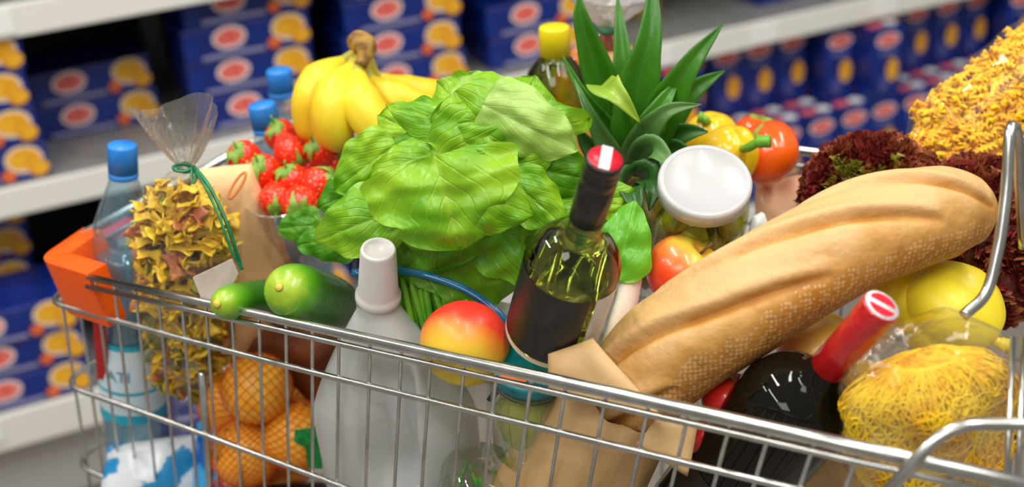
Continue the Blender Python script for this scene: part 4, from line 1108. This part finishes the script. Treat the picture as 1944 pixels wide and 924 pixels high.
def pinefn(d):
    c = W(1218, 440, 1.36); ax = (PB - W(1225, 560, 1.43)).normalized(); x = ax.orthogonal().normalized(); y = ax.cross(x)
    a = math.atan2(d.y, d.x); ph = math.asin(max(-1, min(1, d.z)))
    r = 1 + .06 * abs(math.sin(5 * a + 4 * ph)) * abs(math.sin(5 * a - 4 * ph)) * 1.5
    return c + (x * d.x * .045 + y * d.y * .045 + ax * d.z * .070) * r
PA.part('fruit_body', sphere(pinefn, 90, 60), mat('pineapple_rind', (.22, .13, .02), (.12, .14, .03), 60, rough=.5, bmp=(90, .6, .003)), world=True)

# ---- oil bottle with yellow cap
t_ = W(1052, 50, 1.42); d_ = (UP * 1.0 + CR * .03).normalized(); L_ = .28
t = Thing('oil_bottle', 'green oil bottle with bright yellow cap left of the pineapple leaves', 'oil bottle', frame(t_ - d_ * L_, d_))
t.part('bottle_body', lathe([(0, 0), (.039, 0), (.043, .006), (.043, .16), (.0425, .185), (.039, .208), (.031, .228), (.0205, .242), (.015, .248), (.015, .256), (0, .256)], 48), glassmat('green_oil_plastic', (.74, .84, .22), .55, (.66, .74, .16), ior=1.1))
t.part('cap', ridged(.0165, .248, .280, 50), mat('yellow_cap', (.88, .68, .01), rough=.35), label='ribbed bright yellow cap')
t.part('label', arc_label(.0436, .05, .17, -60, 60), mat('oil_label', (.75, .38, .05), (.8, .3, .05), 20, rough=.5))
# tied bag behind the pineapple leaves
bt, bb2 = W(1152, 56, 1.49), W(1135, 240, 1.58)
t = Thing('snack_bag', 'clear orange-filled bag tied in green behind the pineapple leaves', 'bag', frame(bb2, bt - bb2)); HB = (bt - bb2).length
def sbag(u, v):
    a = 2 * math.pi * u; w = .058 * (1 - max(0, (v - .45) / .55) ** 2.0 * .90) * min(1, .6 + v * 2)
    return Vector((math.cos(a) * w * (1 + .05 * math.sin(9 * a)), math.sin(a) * w * .7, v * HB))
t.part('bag_film', gridsurf(sbag, 48, 20, True), CELLO)
t.part('filling', [(lambda g: (g[0], g[1]))(gridsurf(lambda u, v: sbag(u, v * .86) * 1.0 - Vector((sbag(u, v * .86).x * .10, sbag(u, v * .86).y * .10, 0)), 48, 20, True))][0], mat('crisps_orange', (.90, .24, .02), (.92, .55, .30), 45, rough=.5, lo=.45, hi=.6, bmp=(60, .8, .008)))
t.part('bag_mouth', gridsurf(lambda u, v: Vector((math.cos(6.283 * u) * (.006 + .040 * v) * (1 + .25 * math.sin(6.283 * u * 9)), math.sin(6.283 * u) * (.006 + .026 * v), HB + .05 * v)), 72, 8, True), film('crumpled_bag_top', (.9, .9, .9), .25, .5, .2, 40, 1, .012, haze=.35))
t.part('tie', tube([(math.cos(i * .4) * .0085, math.sin(i * .4) * .0085, HB + .001) for i in range(16)], .0035, 6, closed=True), RIB)

# ---- jar with white lid and olives
jl = W(1339, 341, 1.150); A34 = R(36)
ax = (CU * math.sin(A34) * 1.0 - CF * math.cos(A34)).normalized(); ax = (ax + CR * -.02).normalized()
JH2 = .125; jm3 = frame(jl - ax * JH2, ax)
t = Thing('olive_jar', 'glass jar of green olives with a plain white lid facing up', 'jar', jm3)
t.part('jar_glass', lathe([(0, 0), (.038, 0), (.0435, .006), (.0440, .02), (.0440, JH2 * .68), (.0425, JH2 * .76), (.0385, JH2 * .84), (.0380, JH2 * .97)], 56), film('olive_jar_glass', (.95, .97, .88), .03, .28, .02, 10, .05, .001))
LIDM = mat('white_lid', (.50, .50, .505), rough=.30, coat=.3)
t.part('lid', lathe([(.0400, JH2 - .016), (.0418, JH2 - .015), (.0420, JH2 - .003), (.0410, JH2 - .0006), (.0385, JH2 + .0006), (.0365, JH2 + .0002), (.0355, JH2 - .0010), (.0, JH2 - .0008)], 64), LIDM)
t.part('brine', lathe([(0, .004), (.041, .007), (.0425, .02), (.0425, JH2 * .67), (.040, JH2 * .78), (0, JH2 * .78)], 40), film('brine', (.90, .90, .62), .0, .02, .02, 10, .05, .001))
OLM = mat('olive_skin', (.22, .25, .012), (.42, .40, .03), 40, rough=.3, coat=.2)
ol = Thing('olive', 'x', 'olive', Matrix.Identity(4))
ol.part('fruit', sphere(lambda d: Vector((d.x * .0120, d.y * .0120, d.z * .0138)), 22, 14), OLM)
ol.part('stalk_end', lathe([(.0022, .0131), (.002, .0139), (0, .0141)], 8), mat('olive_end', (.2, .15, .03), rough=.7))
random.seed(9); pts = []
for k in range(4000):
    a = random.uniform(0, 6.28); r_ = .0305 * math.sqrt(random.uniform(.35, 1)); p = Vector((math.cos(a) * r_, math.sin(a) * r_, random.uniform(.014, JH2 * .72)))
    if all((p - q).length > .0225 for q in pts): pts.append(p)
    if len(pts) > 42: break
for p in pts:
    place(ol.o, jm3 @ Matrix.Translation(p) @ randrot(), 'green olive in the white-lidded jar', 'green olives in the white-lidded jar')

# ---- tomatoes, yellow pepper
TOM = mat('tomato_skin', (.88, .075, .004), (.92, .12, .006), 10, rough=.2, coat=.4)
def tomato(px, py, z, r, lab, ang, tilt):
    t = Thing('tomato', lab, 'tomato', cf_frame(px, py, z, ang, tilt), 'tomatoes at the far rail'); rr = S(r, z)
    t.part('fruit', sphere(lambda d: Vector((d.x * rr * (1 + .02 * math.cos(5 * math.atan2(d.y, d.x))), d.y * rr * (1 + .02 * math.cos(5 * math.atan2(d.y, d.x))), d.z * rr * .86 - rr * .14 * math.exp(-(math.hypot(d.x, d.y) / .3) ** 2) * (d.z > 0))), 44, 30), TOM)
    g = [straplet_local(rr, k) for k in range(5)]
    t.part('calyx', join(*g), CAL); return t
def straplet_local(rr, k):
    a = k * 1.2566; pts = [(math.cos(a) * rr * q, math.sin(a) * rr * q, rr * (.74 + .10 * q - .02 * q * q)) for q in (0, .2, .4, .55)]
    return tube([Vector(p) for p in pts], [.0025, .003, .002, .0005], 6, flat=.5)
tomato(1456, 290, 1.345, 64, 'large orange-red tomato against the far rail', -50, 30)
tomato(1436, 258, 1.44, 46, 'smaller red tomato behind the large orange-red one', 10, 20)
YEL = mat('yellow_pepper_skin', (.90, .52, .01), (.92, .62, .01), 8, rough=.18, coat=.4)
YELL = mat('pale_yellow_pepper_skin', (.90, .70, .015), (.92, .76, .03), 8, rough=.42, coat=.05)
PST = mat('pepper_stem', (.13, .38, .02), (.22, .48, .04), 60, rough=.4)
def pepper(m, rx, ry, rz, mt, lab, stem=None, lobes=4, name='bell_pepper', depth=.13, stemc=None):
    t = Thing(name, lab, 'pepper', m, 'bell peppers')
    def fn(d):
        a = math.atan2(d.y, d.x); h = math.hypot(d.x, d.y)
        k = 1 + depth * (abs(math.cos(a * lobes / 2 + .4)) - .5) * h ** .5
        z = d.z * rz - rz * .22 * math.exp(-(h / .35) ** 2) * (1 if d.z > 0 else -.6) + rz * .05 * nz(d, 1.5, 3)
        tp = 1 - .12 * max(0, -d.z)
        return Vector((d.x * rx * k * tp, d.y * ry * k * tp, z))
    t.part('fruit', sphere(fn, 64, 40), mt)
    if stem: t.part('stem', tube(cr_spline([t.L(p) for p in stem], 6), [.0040] * 6 + [.0048] * 6 + [.0062] * 6 + [.0065], 10), stemc or PST)
    return t
pepper(cf_frame(1380, 300, 1.320, 30, 35), .029, .029, .038, YEL, 'orange-yellow bell pepper with green stem behind the white lid', stem=[W(1402, 282, 1.30), W(1420, 280, 1.275), W(1440, 270, 1.265), W(1462, 268, 1.26)])
pepper(cf_frame(1350, 262, 1.39, -10, 20), .028, .028, .030, YEL, 'smaller yellow pepper just above the white lid', stem=[W(1348, 236, 1.37), W(1340, 228, 1.36), W(1332, 224, 1.36), W(1326, 222, 1.36)])
pepper(cf_frame(1800, 590, 1.135, 128, 12, 20), .042, .042, .050, YELL, 'big pale yellow pepper under the tip of the baguette', stem=[W(1868, 630, 1.12), W(1885, 645, 1.115), W(1900, 652, 1.112), W(1918, 657, 1.11)], depth=.16, stemc=YELL)
pepper(cf_frame(1720, 560, 1.15, 20, 22, 20), .030, .030, .030, YELL, 'lower lobed yellow pepper beside the big one, above the red cap', depth=.16)

# peach-coloured packet behind the jar
softpack('peach paper bag squeezed between the olive jar and red lettuce', [W(1430, 520, 1.36), W(1560, 500, 1.34), W(1530, 330, 1.37), W(1436, 345, 1.39)], (.80, .42, .24), (.86, .56, .36), 'peach_bag', 8, .012, 'paper_packet', 'packet', 12, .4, .6)
softpack('white folded edge of a carton right of the olive jar', [W(1405, 520, 1.24), W(1462, 500, 1.25), W(1450, 400, 1.26), W(1432, 410, 1.25)], (.62, .64, .60), (.70, .70, .68), 'white_fold', 9, .002, 'paper_packet', 'packet', 12, .4, .6)

# ---- baguette and its paper sleeve
BC = [(1075, 960, 1.22, 60), (1130, 850, 1.172, 82), (1195, 748, 1.127, 96), (1268, 668, 1.105, 106), (1372, 598, 1.09, 106), (1490, 522, 1.09, 106), (1610, 458, 1.095, 102), (1715, 420, 1.10, 98), (1795, 402, 1.105, 88), (1848, 398, 1.11, 66), (1876, 396, 1.115, 22)]
def bread_mat():
    m, nt, b = nodes('baguette_crust'); L = nt.links.new
    tc = nt.nodes.new('ShaderNodeTexCoord'); sp = nt.nodes.new('ShaderNodeSeparateXYZ'); L(tc.outputs['UV'], sp.inputs[0])
    n1 = nt.nodes.new('ShaderNodeTexNoise'); n1.inputs['Scale'].default_value = 22; n1.inputs['Detail'].default_value = 9; L(tc.outputs['Object'], n1.inputs['Vector'])
    def ma(op, a, b_=0.0, c=0.0):
        n = nt.nodes.new('ShaderNodeMath'); n.operation = op
        for i, v in enumerate((a, b_, c)):
            if isinstance(v, (int, float)): n.inputs[i].default_value = v
            else: L(v, n.inputs[i])
        return n.outputs[0]
    under = ma('SUBTRACT', ma('ABSOLUTE', ma('SUBTRACT', sp.outputs[0], .5)), .235)       # >0 on the base of the loaf
    k = ma('MULTIPLY_ADD', under, 4.0, ma('MULTIPLY', ma('SUBTRACT', n1.outputs[0], .5), 1.6))
    r = nt.nodes.new('ShaderNodeValToRGB'); e = r.color_ramp.elements
    e[0].position = 0; e[0].color = (.70, .42, .17, 1); e[1].position = 1; e[1].color = (.42, .15, .015, 1)
    q = e.new(.35); q.color = (.64, .34, .09, 1); q = e.new(.7); q.color = (.50, .22, .03, 1)
    at = nt.nodes.new('ShaderNodeAttribute'); at.attribute_name = 'crust'
    L(ma('ADD', k, ma('MULTIPLY_ADD', at.outputs['Fac'], .8, .22)), r.inputs[0])
    vo = nt.nodes.new('ShaderNodeTexVoronoi'); vo.inputs['Scale'].default_value = 240; vo.inputs['Randomness'].default_value = .35; L(tc.outputs['Object'], vo.inputs['Vector'])
    dots = ma('MULTIPLY', ma('LESS_THAN', vo.outputs['Distance'], .40), ma('GREATER_THAN', ma('ADD', under, ma('MULTIPLY', ma('SUBTRACT', n1.outputs[0], .5), .25)), .07))
    mx = nt.nodes.new('ShaderNodeMix'); mx.data_type = 'RGBA'; L(ma('MULTIPLY', dots, .40), mx.inputs[0]); L(r.outputs[0], mx.inputs[6]); mx.inputs[7].default_value = (.86, .62, .34, 1)
    L(mx.outputs[2], b.inputs['Base Color']); b.inputs['Roughness'].default_value = .55
    bp = nt.nodes.new('ShaderNodeBump'); bp.inputs['Strength'].default_value = .7; bp.inputs['Distance'].default_value = .004
    n2 = nt.nodes.new('ShaderNodeTexNoise'); n2.inputs['Scale'].default_value = 60; n2.inputs['Detail'].default_value = 6; L(tc.outputs['Object'], n2.inputs['Vector'])
    L(ma('ADD', n2.outputs[0], dots), bp.inputs['Height']); L(bp.outputs[0], b.inputs['Normal'])
    return m
def sweep(path, nu, dens, mod, worldr=True):
    P = cr_spline([W(a, b_, c) for a, b_, c, r_ in path], dens); rr = []
    n = len(path)
    for i in range(n - 1):
        for k in range(dens):
            q = k / dens; rr.append((S(path[i][3], path[i][2]) * (1 - q) + S(path[i + 1][3], path[i + 1][2]) * q))
    rr.append(S(path[-1][3], path[-1][2]))
    v, uv = [], []; m = len(P)
    for i, p in enumerate(P):
        tan = (P[min(i + 1, m - 1)] - P[max(i - 1, 0)]).normalized(); side = tan.cross(-CF).normalized(); nn = side.cross(tan).normalized()
        # side: across in the picture, towards lower right; nn towards the viewer
        if nn.dot(CF) > 0: nn = -nn
        if side.dot(CU) > 0: side = -side
        for k in range(nu + 1):
            a = 2 * math.pi * k / nu   # 0.5 = upper side
            r = rr[i] * mod(k / nu, i / (m - 1))
            v.append(p + (side * math.cos(a) + nn * math.sin(a)) * r); uv.append((k / nu, i / (m - 1)))
    f = [(i * (nu + 1) + k, i * (nu + 1) + k + 1, (i + 1) * (nu + 1) + k + 1, (i + 1) * (nu + 1) + k) for i in range(m - 1) for k in range(nu)]
    return v, f, uv
SLASH = ((.38, .56, .90), (.36, .34, .74), (.33, .12, .54), (.30, .0, .30))
def crust(u, t_):
    k = 0
    for c, t0, t1 in SLASH:
        if t0 < t_ < t1:
            q = (t_ - t0) / (t1 - t0); d = u - (c - .26 * (q - .5)); e = math.sin(math.pi * q) ** .5
            k = max(k, e * math.exp(-((d + .004) / .016) ** 2)); k = min(k, 1) - .45 * e * math.exp(-((d - .055) / .03) ** 2)
    return k
def slash(u, t_):
    """three long scoring cuts that run slantwise along the loaf"""
    k = 1.0 + .025 * noise.noise(Vector((math.cos(u * 6.28) * 1.4, math.sin(u * 6.28) * 1.4, t_ * 9)))
    for c, t0, t1 in SLASH:
        if t0 < t_ < t1:
            q = (t_ - t0) / (t1 - t0); uc = c - .26 * (q - .5)
            d = (u - uc); e = math.sin(math.pi * q) ** .5
            k += e * (-.17 * math.exp(-(d / .016) ** 2) + .10 * math.exp(-((d - .035) / .026) ** 2) + .02 * math.exp(-((d + .06) / .04) ** 2))
    return k
t = Thing('baguette', 'thick golden baguette leaning out of its brown paper sleeve', 'bread', W(1090, 930, 1.12))
gl_ = sweep(BC, 150, 26, slash); lo_ = t.part('loaf', gl_, bread_mat(), world=True)
at = lo_.data.attributes.new('crust', 'FLOAT', 'POINT'); at.data.foreach_set('value', [crust(u, v) for u, v in gl_[2]])
PAP = mat('kraft_paper', (.58, .36, .15), (.66, .43, .20), 8, rough=.6, bmp=(70, .35, .003), stretch=(1, 1, 1))
PC = [(1010, 1060, 1.27, 120), (1060, 960, 1.225, 126), (1102, 880, 1.188, 128), (1138, 812, 1.157, 124), (1168, 765, 1.135, 116), (1186, 740, 1.126, 108)]
def pmod(u, t_):
    return 1 + .10 * noise.noise(Vector((math.cos(u * 6.28) * 3, math.sin(u * 6.28) * 3, t_ * 2.2))) + .03 * math.sin(u * 6.28 * 7 + 3 * t_) + .012 * math.sin(u * 6.283 * 38 + 2 * t_) + .05 * math.sin(u * 50) * (t_ > .9) * (t_ - .9) * 8
t2 = Thing('paper_sleeve', 'brown kraft paper bag wrapped around the lower end of the baguette', 'paper bag', W(1040, 1000, 1.12))
o = t2.part('sleeve', sweep(PC, 90, 14, pmod), PAP, world=True); solid(o, .0006)
flap = slab([W(1040, 745, 1.085), W(1262, 800, 1.055), W(1128, 642, 1.075), W(1042, 672, 1.085)], .001, .005, 12, 12, .003)
o = t2.part('torn_flap', flap, PAP, world=True)
flap2 = slab([W(1210, 845, 1.075), W(1306, 905, 1.07), W(1326, 805, 1.07), W(1250, 790, 1.065)], .001, .003, 10, 13, .003)
t2.part('torn_flap', flap2, PAP, world=True)

# ---- red wine bottle
DG = mat('dark_bottle_glass', (.003, .003, .002), (.006, .005, .003), 10, rough=.04, coat=0, spec=.28)
rt = W(1674, 580, .975); rbp = W(1322, 985, 1.19); rm = frame(rbp, rt - rbp); RL = (rt - rbp).length
t = Thing('wine_bottle', 'dark red-wine bottle with a shiny red capsule leaning at the right', 'wine bottle', rm)
r_b = .0490
prof = [(0, .02), (.02, .012), (.034, 0), (.041, .003)] + smooth_prof([(r_b, .010), (r_b, RL * .30), (r_b, RL * .55), (r_b - .002, RL * .60), (r_b - .010, RL * .655), (.0215, RL * .70), (.0160, RL * .735), (.0140, RL * .79), (.0138, RL * .88), (.0135, RL * .98)]) + [(0, RL * .98)]
t.part('glass_body', lathe(prof, 72), DG)
t.part('capsule', lathe([(.0142, RL * .745), (.0150, RL * .747), (.0146, RL * .90), (.0142, RL * .925), (.0150, RL * .94), (.0152, RL * .95), (.0146, RL * .955), (.0150, RL * .965), (.0152, RL * .995), (.0146, RL), (0, RL)], 56), mat('red_foil_capsule', (.50, .006, .010), (.60, .010, .015), 60, rough=.22, coat=.6), label='glossy red foil capsule')
cd_ = t.part('capsule_disc', lathe([(.0140, RL + .0000), (.0140, RL + .0008), (0, RL + .0008)], 40), MATS['capsule_white'])
link_mesh('red_half', *xf(arc_seg := (lambda s: ([(0.0105 * math.cos(R(a)) + 0, s * (.0025 + .0088 * abs(math.sin(R(a)))), RL + .0013) for a in range(0, 181, 12)], [tuple(range(16))]))(1), Matrix.Identity(4)), MATS['capsule_red'], cd_, smooth=False)
link_mesh('red_half', *(lambda s: ([(0.0105 * math.cos(R(a)) + 0, s * (.0025 + .0088 * abs(math.sin(R(a)))), RL + .0013) for a in range(0, 181, 12)], [tuple(range(16))]))(-1), MATS['capsule_red'], cd_, smooth=False)
t.part('label', arc_label(r_b + .0005, RL * .12, RL * .30, -70, 70), BLK)

softpack('brown paper packet standing deep in the basket behind the dark bottle', [W(1440, 1060, 1.32), W(1900, 1090, 1.24), W(1850, 700, 1.22), W(1520, 730, 1.28)], (.36, .22, .09), (.44, .28, .12), 'brown_packet', 12, .01, 'paper_packet', 'packet', 10, .4, .6)
# ---- vermicelli bag (front right)
VP = mat('vermicelli', (.90, .48, .006), (.96, .68, .02), 25, rough=.5)
vc = W(1762, 790, 1.01)
vm = frame(W(1770, 960, 1.075), W(1755, 600, .975) - W(1770, 960, 1.075)); HV = (W(1755, 600, .975) - W(1770, 960, 1.075)).length
t = Thing('vermicelli_bag', 'clear bag of thin yellow noodle nests behind the near rail', 'pasta bag', vm)
def vr(v):
    w = .070 * min(1, .55 + 1.4 * v) * (1 - max(0, (v - .62) / .38) ** 2.4 * .72); d = .040 * min(1, .5 + 2 * v) * (1 - max(0, (v - .60) / .40) ** 2 * .9); return w, d
def vbag(u, v):
    a = 2 * math.pi * u; w, d = vr(v); p = Vector((math.cos(a) * w, math.sin(a) * d, v * HV)); k = 1 + .05 * nz(p, 45, 2) + .03 * nz(p, 120, 3); return Vector((p.x * k, p.y * k, p.z + .006 * nz(p, 30, 8)))
t.part('bag_film', gridsurf(vbag, 80, 44, True), film('noodle_bag_film', (1, 1, .98), .03, .50, .07, 22, 1.0, .014, haze=.015, hazecol=(1, .97, .9)))
random.seed(14); gs = []
for k in range(2700):
    a = random.uniform(math.pi * .92, math.pi * 2.08) if k % 5 else random.uniform(0, 6.28); v0 = random.uniform(.0, .80); pts = []
    da = random.gauss(0, .10); dv = random.gauss(0, .05); cur = random.gauss(0, .9); q = random.uniform(.80, .97)
    vv, aa = v0, a; ang = random.uniform(0, 6.28)
    for s in range(8):
        w, d = vr(max(0, min(.86, vv))); vv = min(vv, .79); k_ = q * (1 - max(0, (vv / .84 - .72) / .28) ** 2.5) * (1.02 + .16 * noise.noise(Vector((aa * 1.6, vv * 5, 2)))); pts.append(Vector((math.cos(aa) * w * k_, math.sin(aa) * d * k_, max(0, min(.85, vv)) * HV)))
        ang += cur * .45; aa += math.cos(ang) * .11; vv += math.sin(ang) * .045
    gs.append(tube(cr_spline(pts, 2), .0007, 4, caps=False))
o = t.part('noodles', join(*gs), VP); o['kind'] = 'stuff'
def vcore(u, v):
    a = 2 * math.pi * u; q = min(1, v); k_ = .80 * (1 - max(0, (q - .72) / .28) ** 2.5); w, d = vr(q * .84); return Vector((math.cos(a) * w * k_, math.sin(a) * d * k_, (q * .84 - .0) * HV))
o = t.part('noodle_shade_core', gridsurf(vcore, 40, 30, True), mat('vermicelli_shade', (.80, .38, .004), (.92, .52, .008), 60, rough=.6, bmp=(120, 1, .006), stretch=(1, 1, 2.5))); o['kind'] = 'stuff'  # filler core; shade between the strands is put into its darker orange

# ---- lollo rosso
LR = Thing('red_lettuce', 'frilly dark red lollo rosso lettuce behind the baguette', 'lettuce', W(1760, 560, 1.35))
LRM = [mat('lollo_leaf_wine', (.13, .012, .012), (.26, .035, .025), 70, rough=.35, coat=.1), mat('lollo_leaf_russet', (.26, .05, .025), (.42, .14, .05), 70, rough=.35), mat('lollo_leaf_green', (.28, .30, .03), (.38, .22, .05), 50, rough=.4)]
def frill(c, out, size, seed):
    out = out.normalized(); x = out.orthogonal().normalized(); x = Matrix.Rotation(seed * 2.4, 3, out) @ x; y = out.cross(x)
    def fn(u, v):
        s = (u - .5) * 2; am = size * .34 * v ** 1.2
        w = size * (.45 + .75 * v)
        off = am * (math.sin(s * 15 + seed) + .5 * math.sin(s * 37 + seed * 3))
        zz = size * (.95 * v - .35 * s * s * v) + .12 * size * v * math.sin(s * 29 + seed * 2)
        return c + x * (s * w) + y * (off + size * .25 * math.cos(s * 2 + seed)) + out * zz
    return gridsurf(fn, 46, 5)
random.seed(31)
lobes = [(1655, 368, 1.29, .076, .062), (1865, 455, 1.27, .095, .095)]
gi = 0
for (px, py, z, rx, ry) in lobes:
    c0 = W(px, py, z)
    LR.part('heart', sphere(lambda d: c0 + (CR * d.x * rx + CU * d.y * ry + CF * d.z * rx * .75) * .80, 24, 16), LRM[0], world=True)
    for k in range(330):
        # even cover of the side one sees
        zc = 1 - 1.75 * (k + .5) / 330; a = k * 2.39996; h = math.sqrt(max(0, 1 - zc * zc))
        d = -CF * zc + CR * math.cos(a) * h + CU * math.sin(a) * h
        d = (d + UP * .0).normalized()
        p = c0 + (CR * d.dot(CR) * rx + CU * d.dot(CU) * ry + CF * d.dot(CF) * rx * .75) * .80
        sz = random.uniform(.013, .020)
        sxp = (p - CO).dot(CR) / (p - CO).dot(CF) * F_PX + 972; syp = 462 - (p - CO).dot(CU) / (p - CO).dot(CF) * F_PX
        g_ = math.hypot(sxp - 1640, (syp - 345) * 1.6) < 60 and random.random() < .55
        o = None
        kk = 2 if g_ else (0 if random.random() < .55 else 1)
        FR = globals().setdefault('FR', {})
        FR.setdefault((gi, k // 9), []).append((frill(p - d * .006, d + Vector((random.gauss(0, .25), random.gauss(0, .25), random.gauss(0, .25))), sz, random.uniform(0, 9)), kk))
    gi += 1
for lobe in (0, 1):
    v, f, mi = [], [], []
    for key, lst in FR.items():
        if key[0] != lobe: continue
        for g, kk in lst:
            b0 = len(v); v += [LR.I @ Vector(p) for p in g[0]]; f += [tuple(i + b0 for i in q) for q in g[1]]; mi += [kk] * len(g[1])
    o = link_mesh('frilly_leaves', v, f, LRM, LR.o, midx=mi); o['kind'] = 'stuff'

# ---- big pasta bag, upper right
def spiral(L_=.026, r=.0048, turns=2.2):
    v, f = [], []; n = 14
    for i in range(n + 1):
        t_ = i / n; a = turns * 2 * math.pi * t_
        for k in range(3):
            x = (k - 1) * r; v.append(Vector((math.cos(a) * x, math.sin(a) * x, (t_ - .5) * L_)))
    for i in range(n):
        for k in range(2): q = i * 3 + k; f.append((q, q + 1, q + 4, q + 3))
    return v, f
PF = mat('fusilli_gold', (.95, .48, .003), (.97, .60, .008), 30, rough=.5)
g0, g1 = W(1768, 358, 1.33), W(2130, 75, 1.36)
gm = frame(g0, g1 - g0, CF); HG = (g1 - g0).length
t = Thing('pasta_bag', 'big clear bag of golden spiral pasta rising at the upper right', 'pasta bag', gm)
def gr(v): return .082 * min(1, .62 + v * 2.2), .038 * min(1, .45 + v * 3)
def gbag(u, v):
    a = 2 * math.pi * u; w, d = gr(v); c, s = math.cos(a), math.sin(a)
    p = Vector((math.copysign(abs(c) ** .75, c) * w, math.copysign(abs(s) ** .9, s) * d, v * HG)); k = 1 + .04 * nz(p, 40, 4); return Vector((p.x * k, p.y * k, p.z))
t.part('bag_film', gridsurf(gbag, 64, 40, True), film('big_bag_film', (1, 1, .98), .006, .16, .06, 9, .6, .010, haze=.02))
random.seed(8); gs = []; sp_ = spiral()
for k in range(1500):
    a = random.uniform(math.pi * .95, math.pi * 2.05) if k % 4 else random.uniform(0, 6.28); v_ = random.uniform(.01, .99); w, d = gr(v_); q = math.sqrt(random.uniform(.35, .80))
    gs.append(xf(sp_, Matrix.Translation((math.cos(a) * w * q, math.sin(a) * d * q, v_ * HG)) @ randrot() @ Matrix.Scale(random.uniform(.8, 1), 4)))
o = t.part('spiral_pasta', join(*gs), PF); o['kind'] = 'stuff'; solid(o, .0012)
o = t.part('pasta_core', gridsurf(lambda u, v: Vector((math.cos(6.283 * u) * gr(v)[0] * .62, math.sin(6.283 * u) * gr(v)[1] * .62, v * HG)), 24, 8, True), mat('fusilli_inner', (.75, .34, .006), (.90, .48, .01), 60, rough=.6, bmp=(90, 1, .006))); o['kind'] = 'stuff'
bpy.context.view_layer.update()
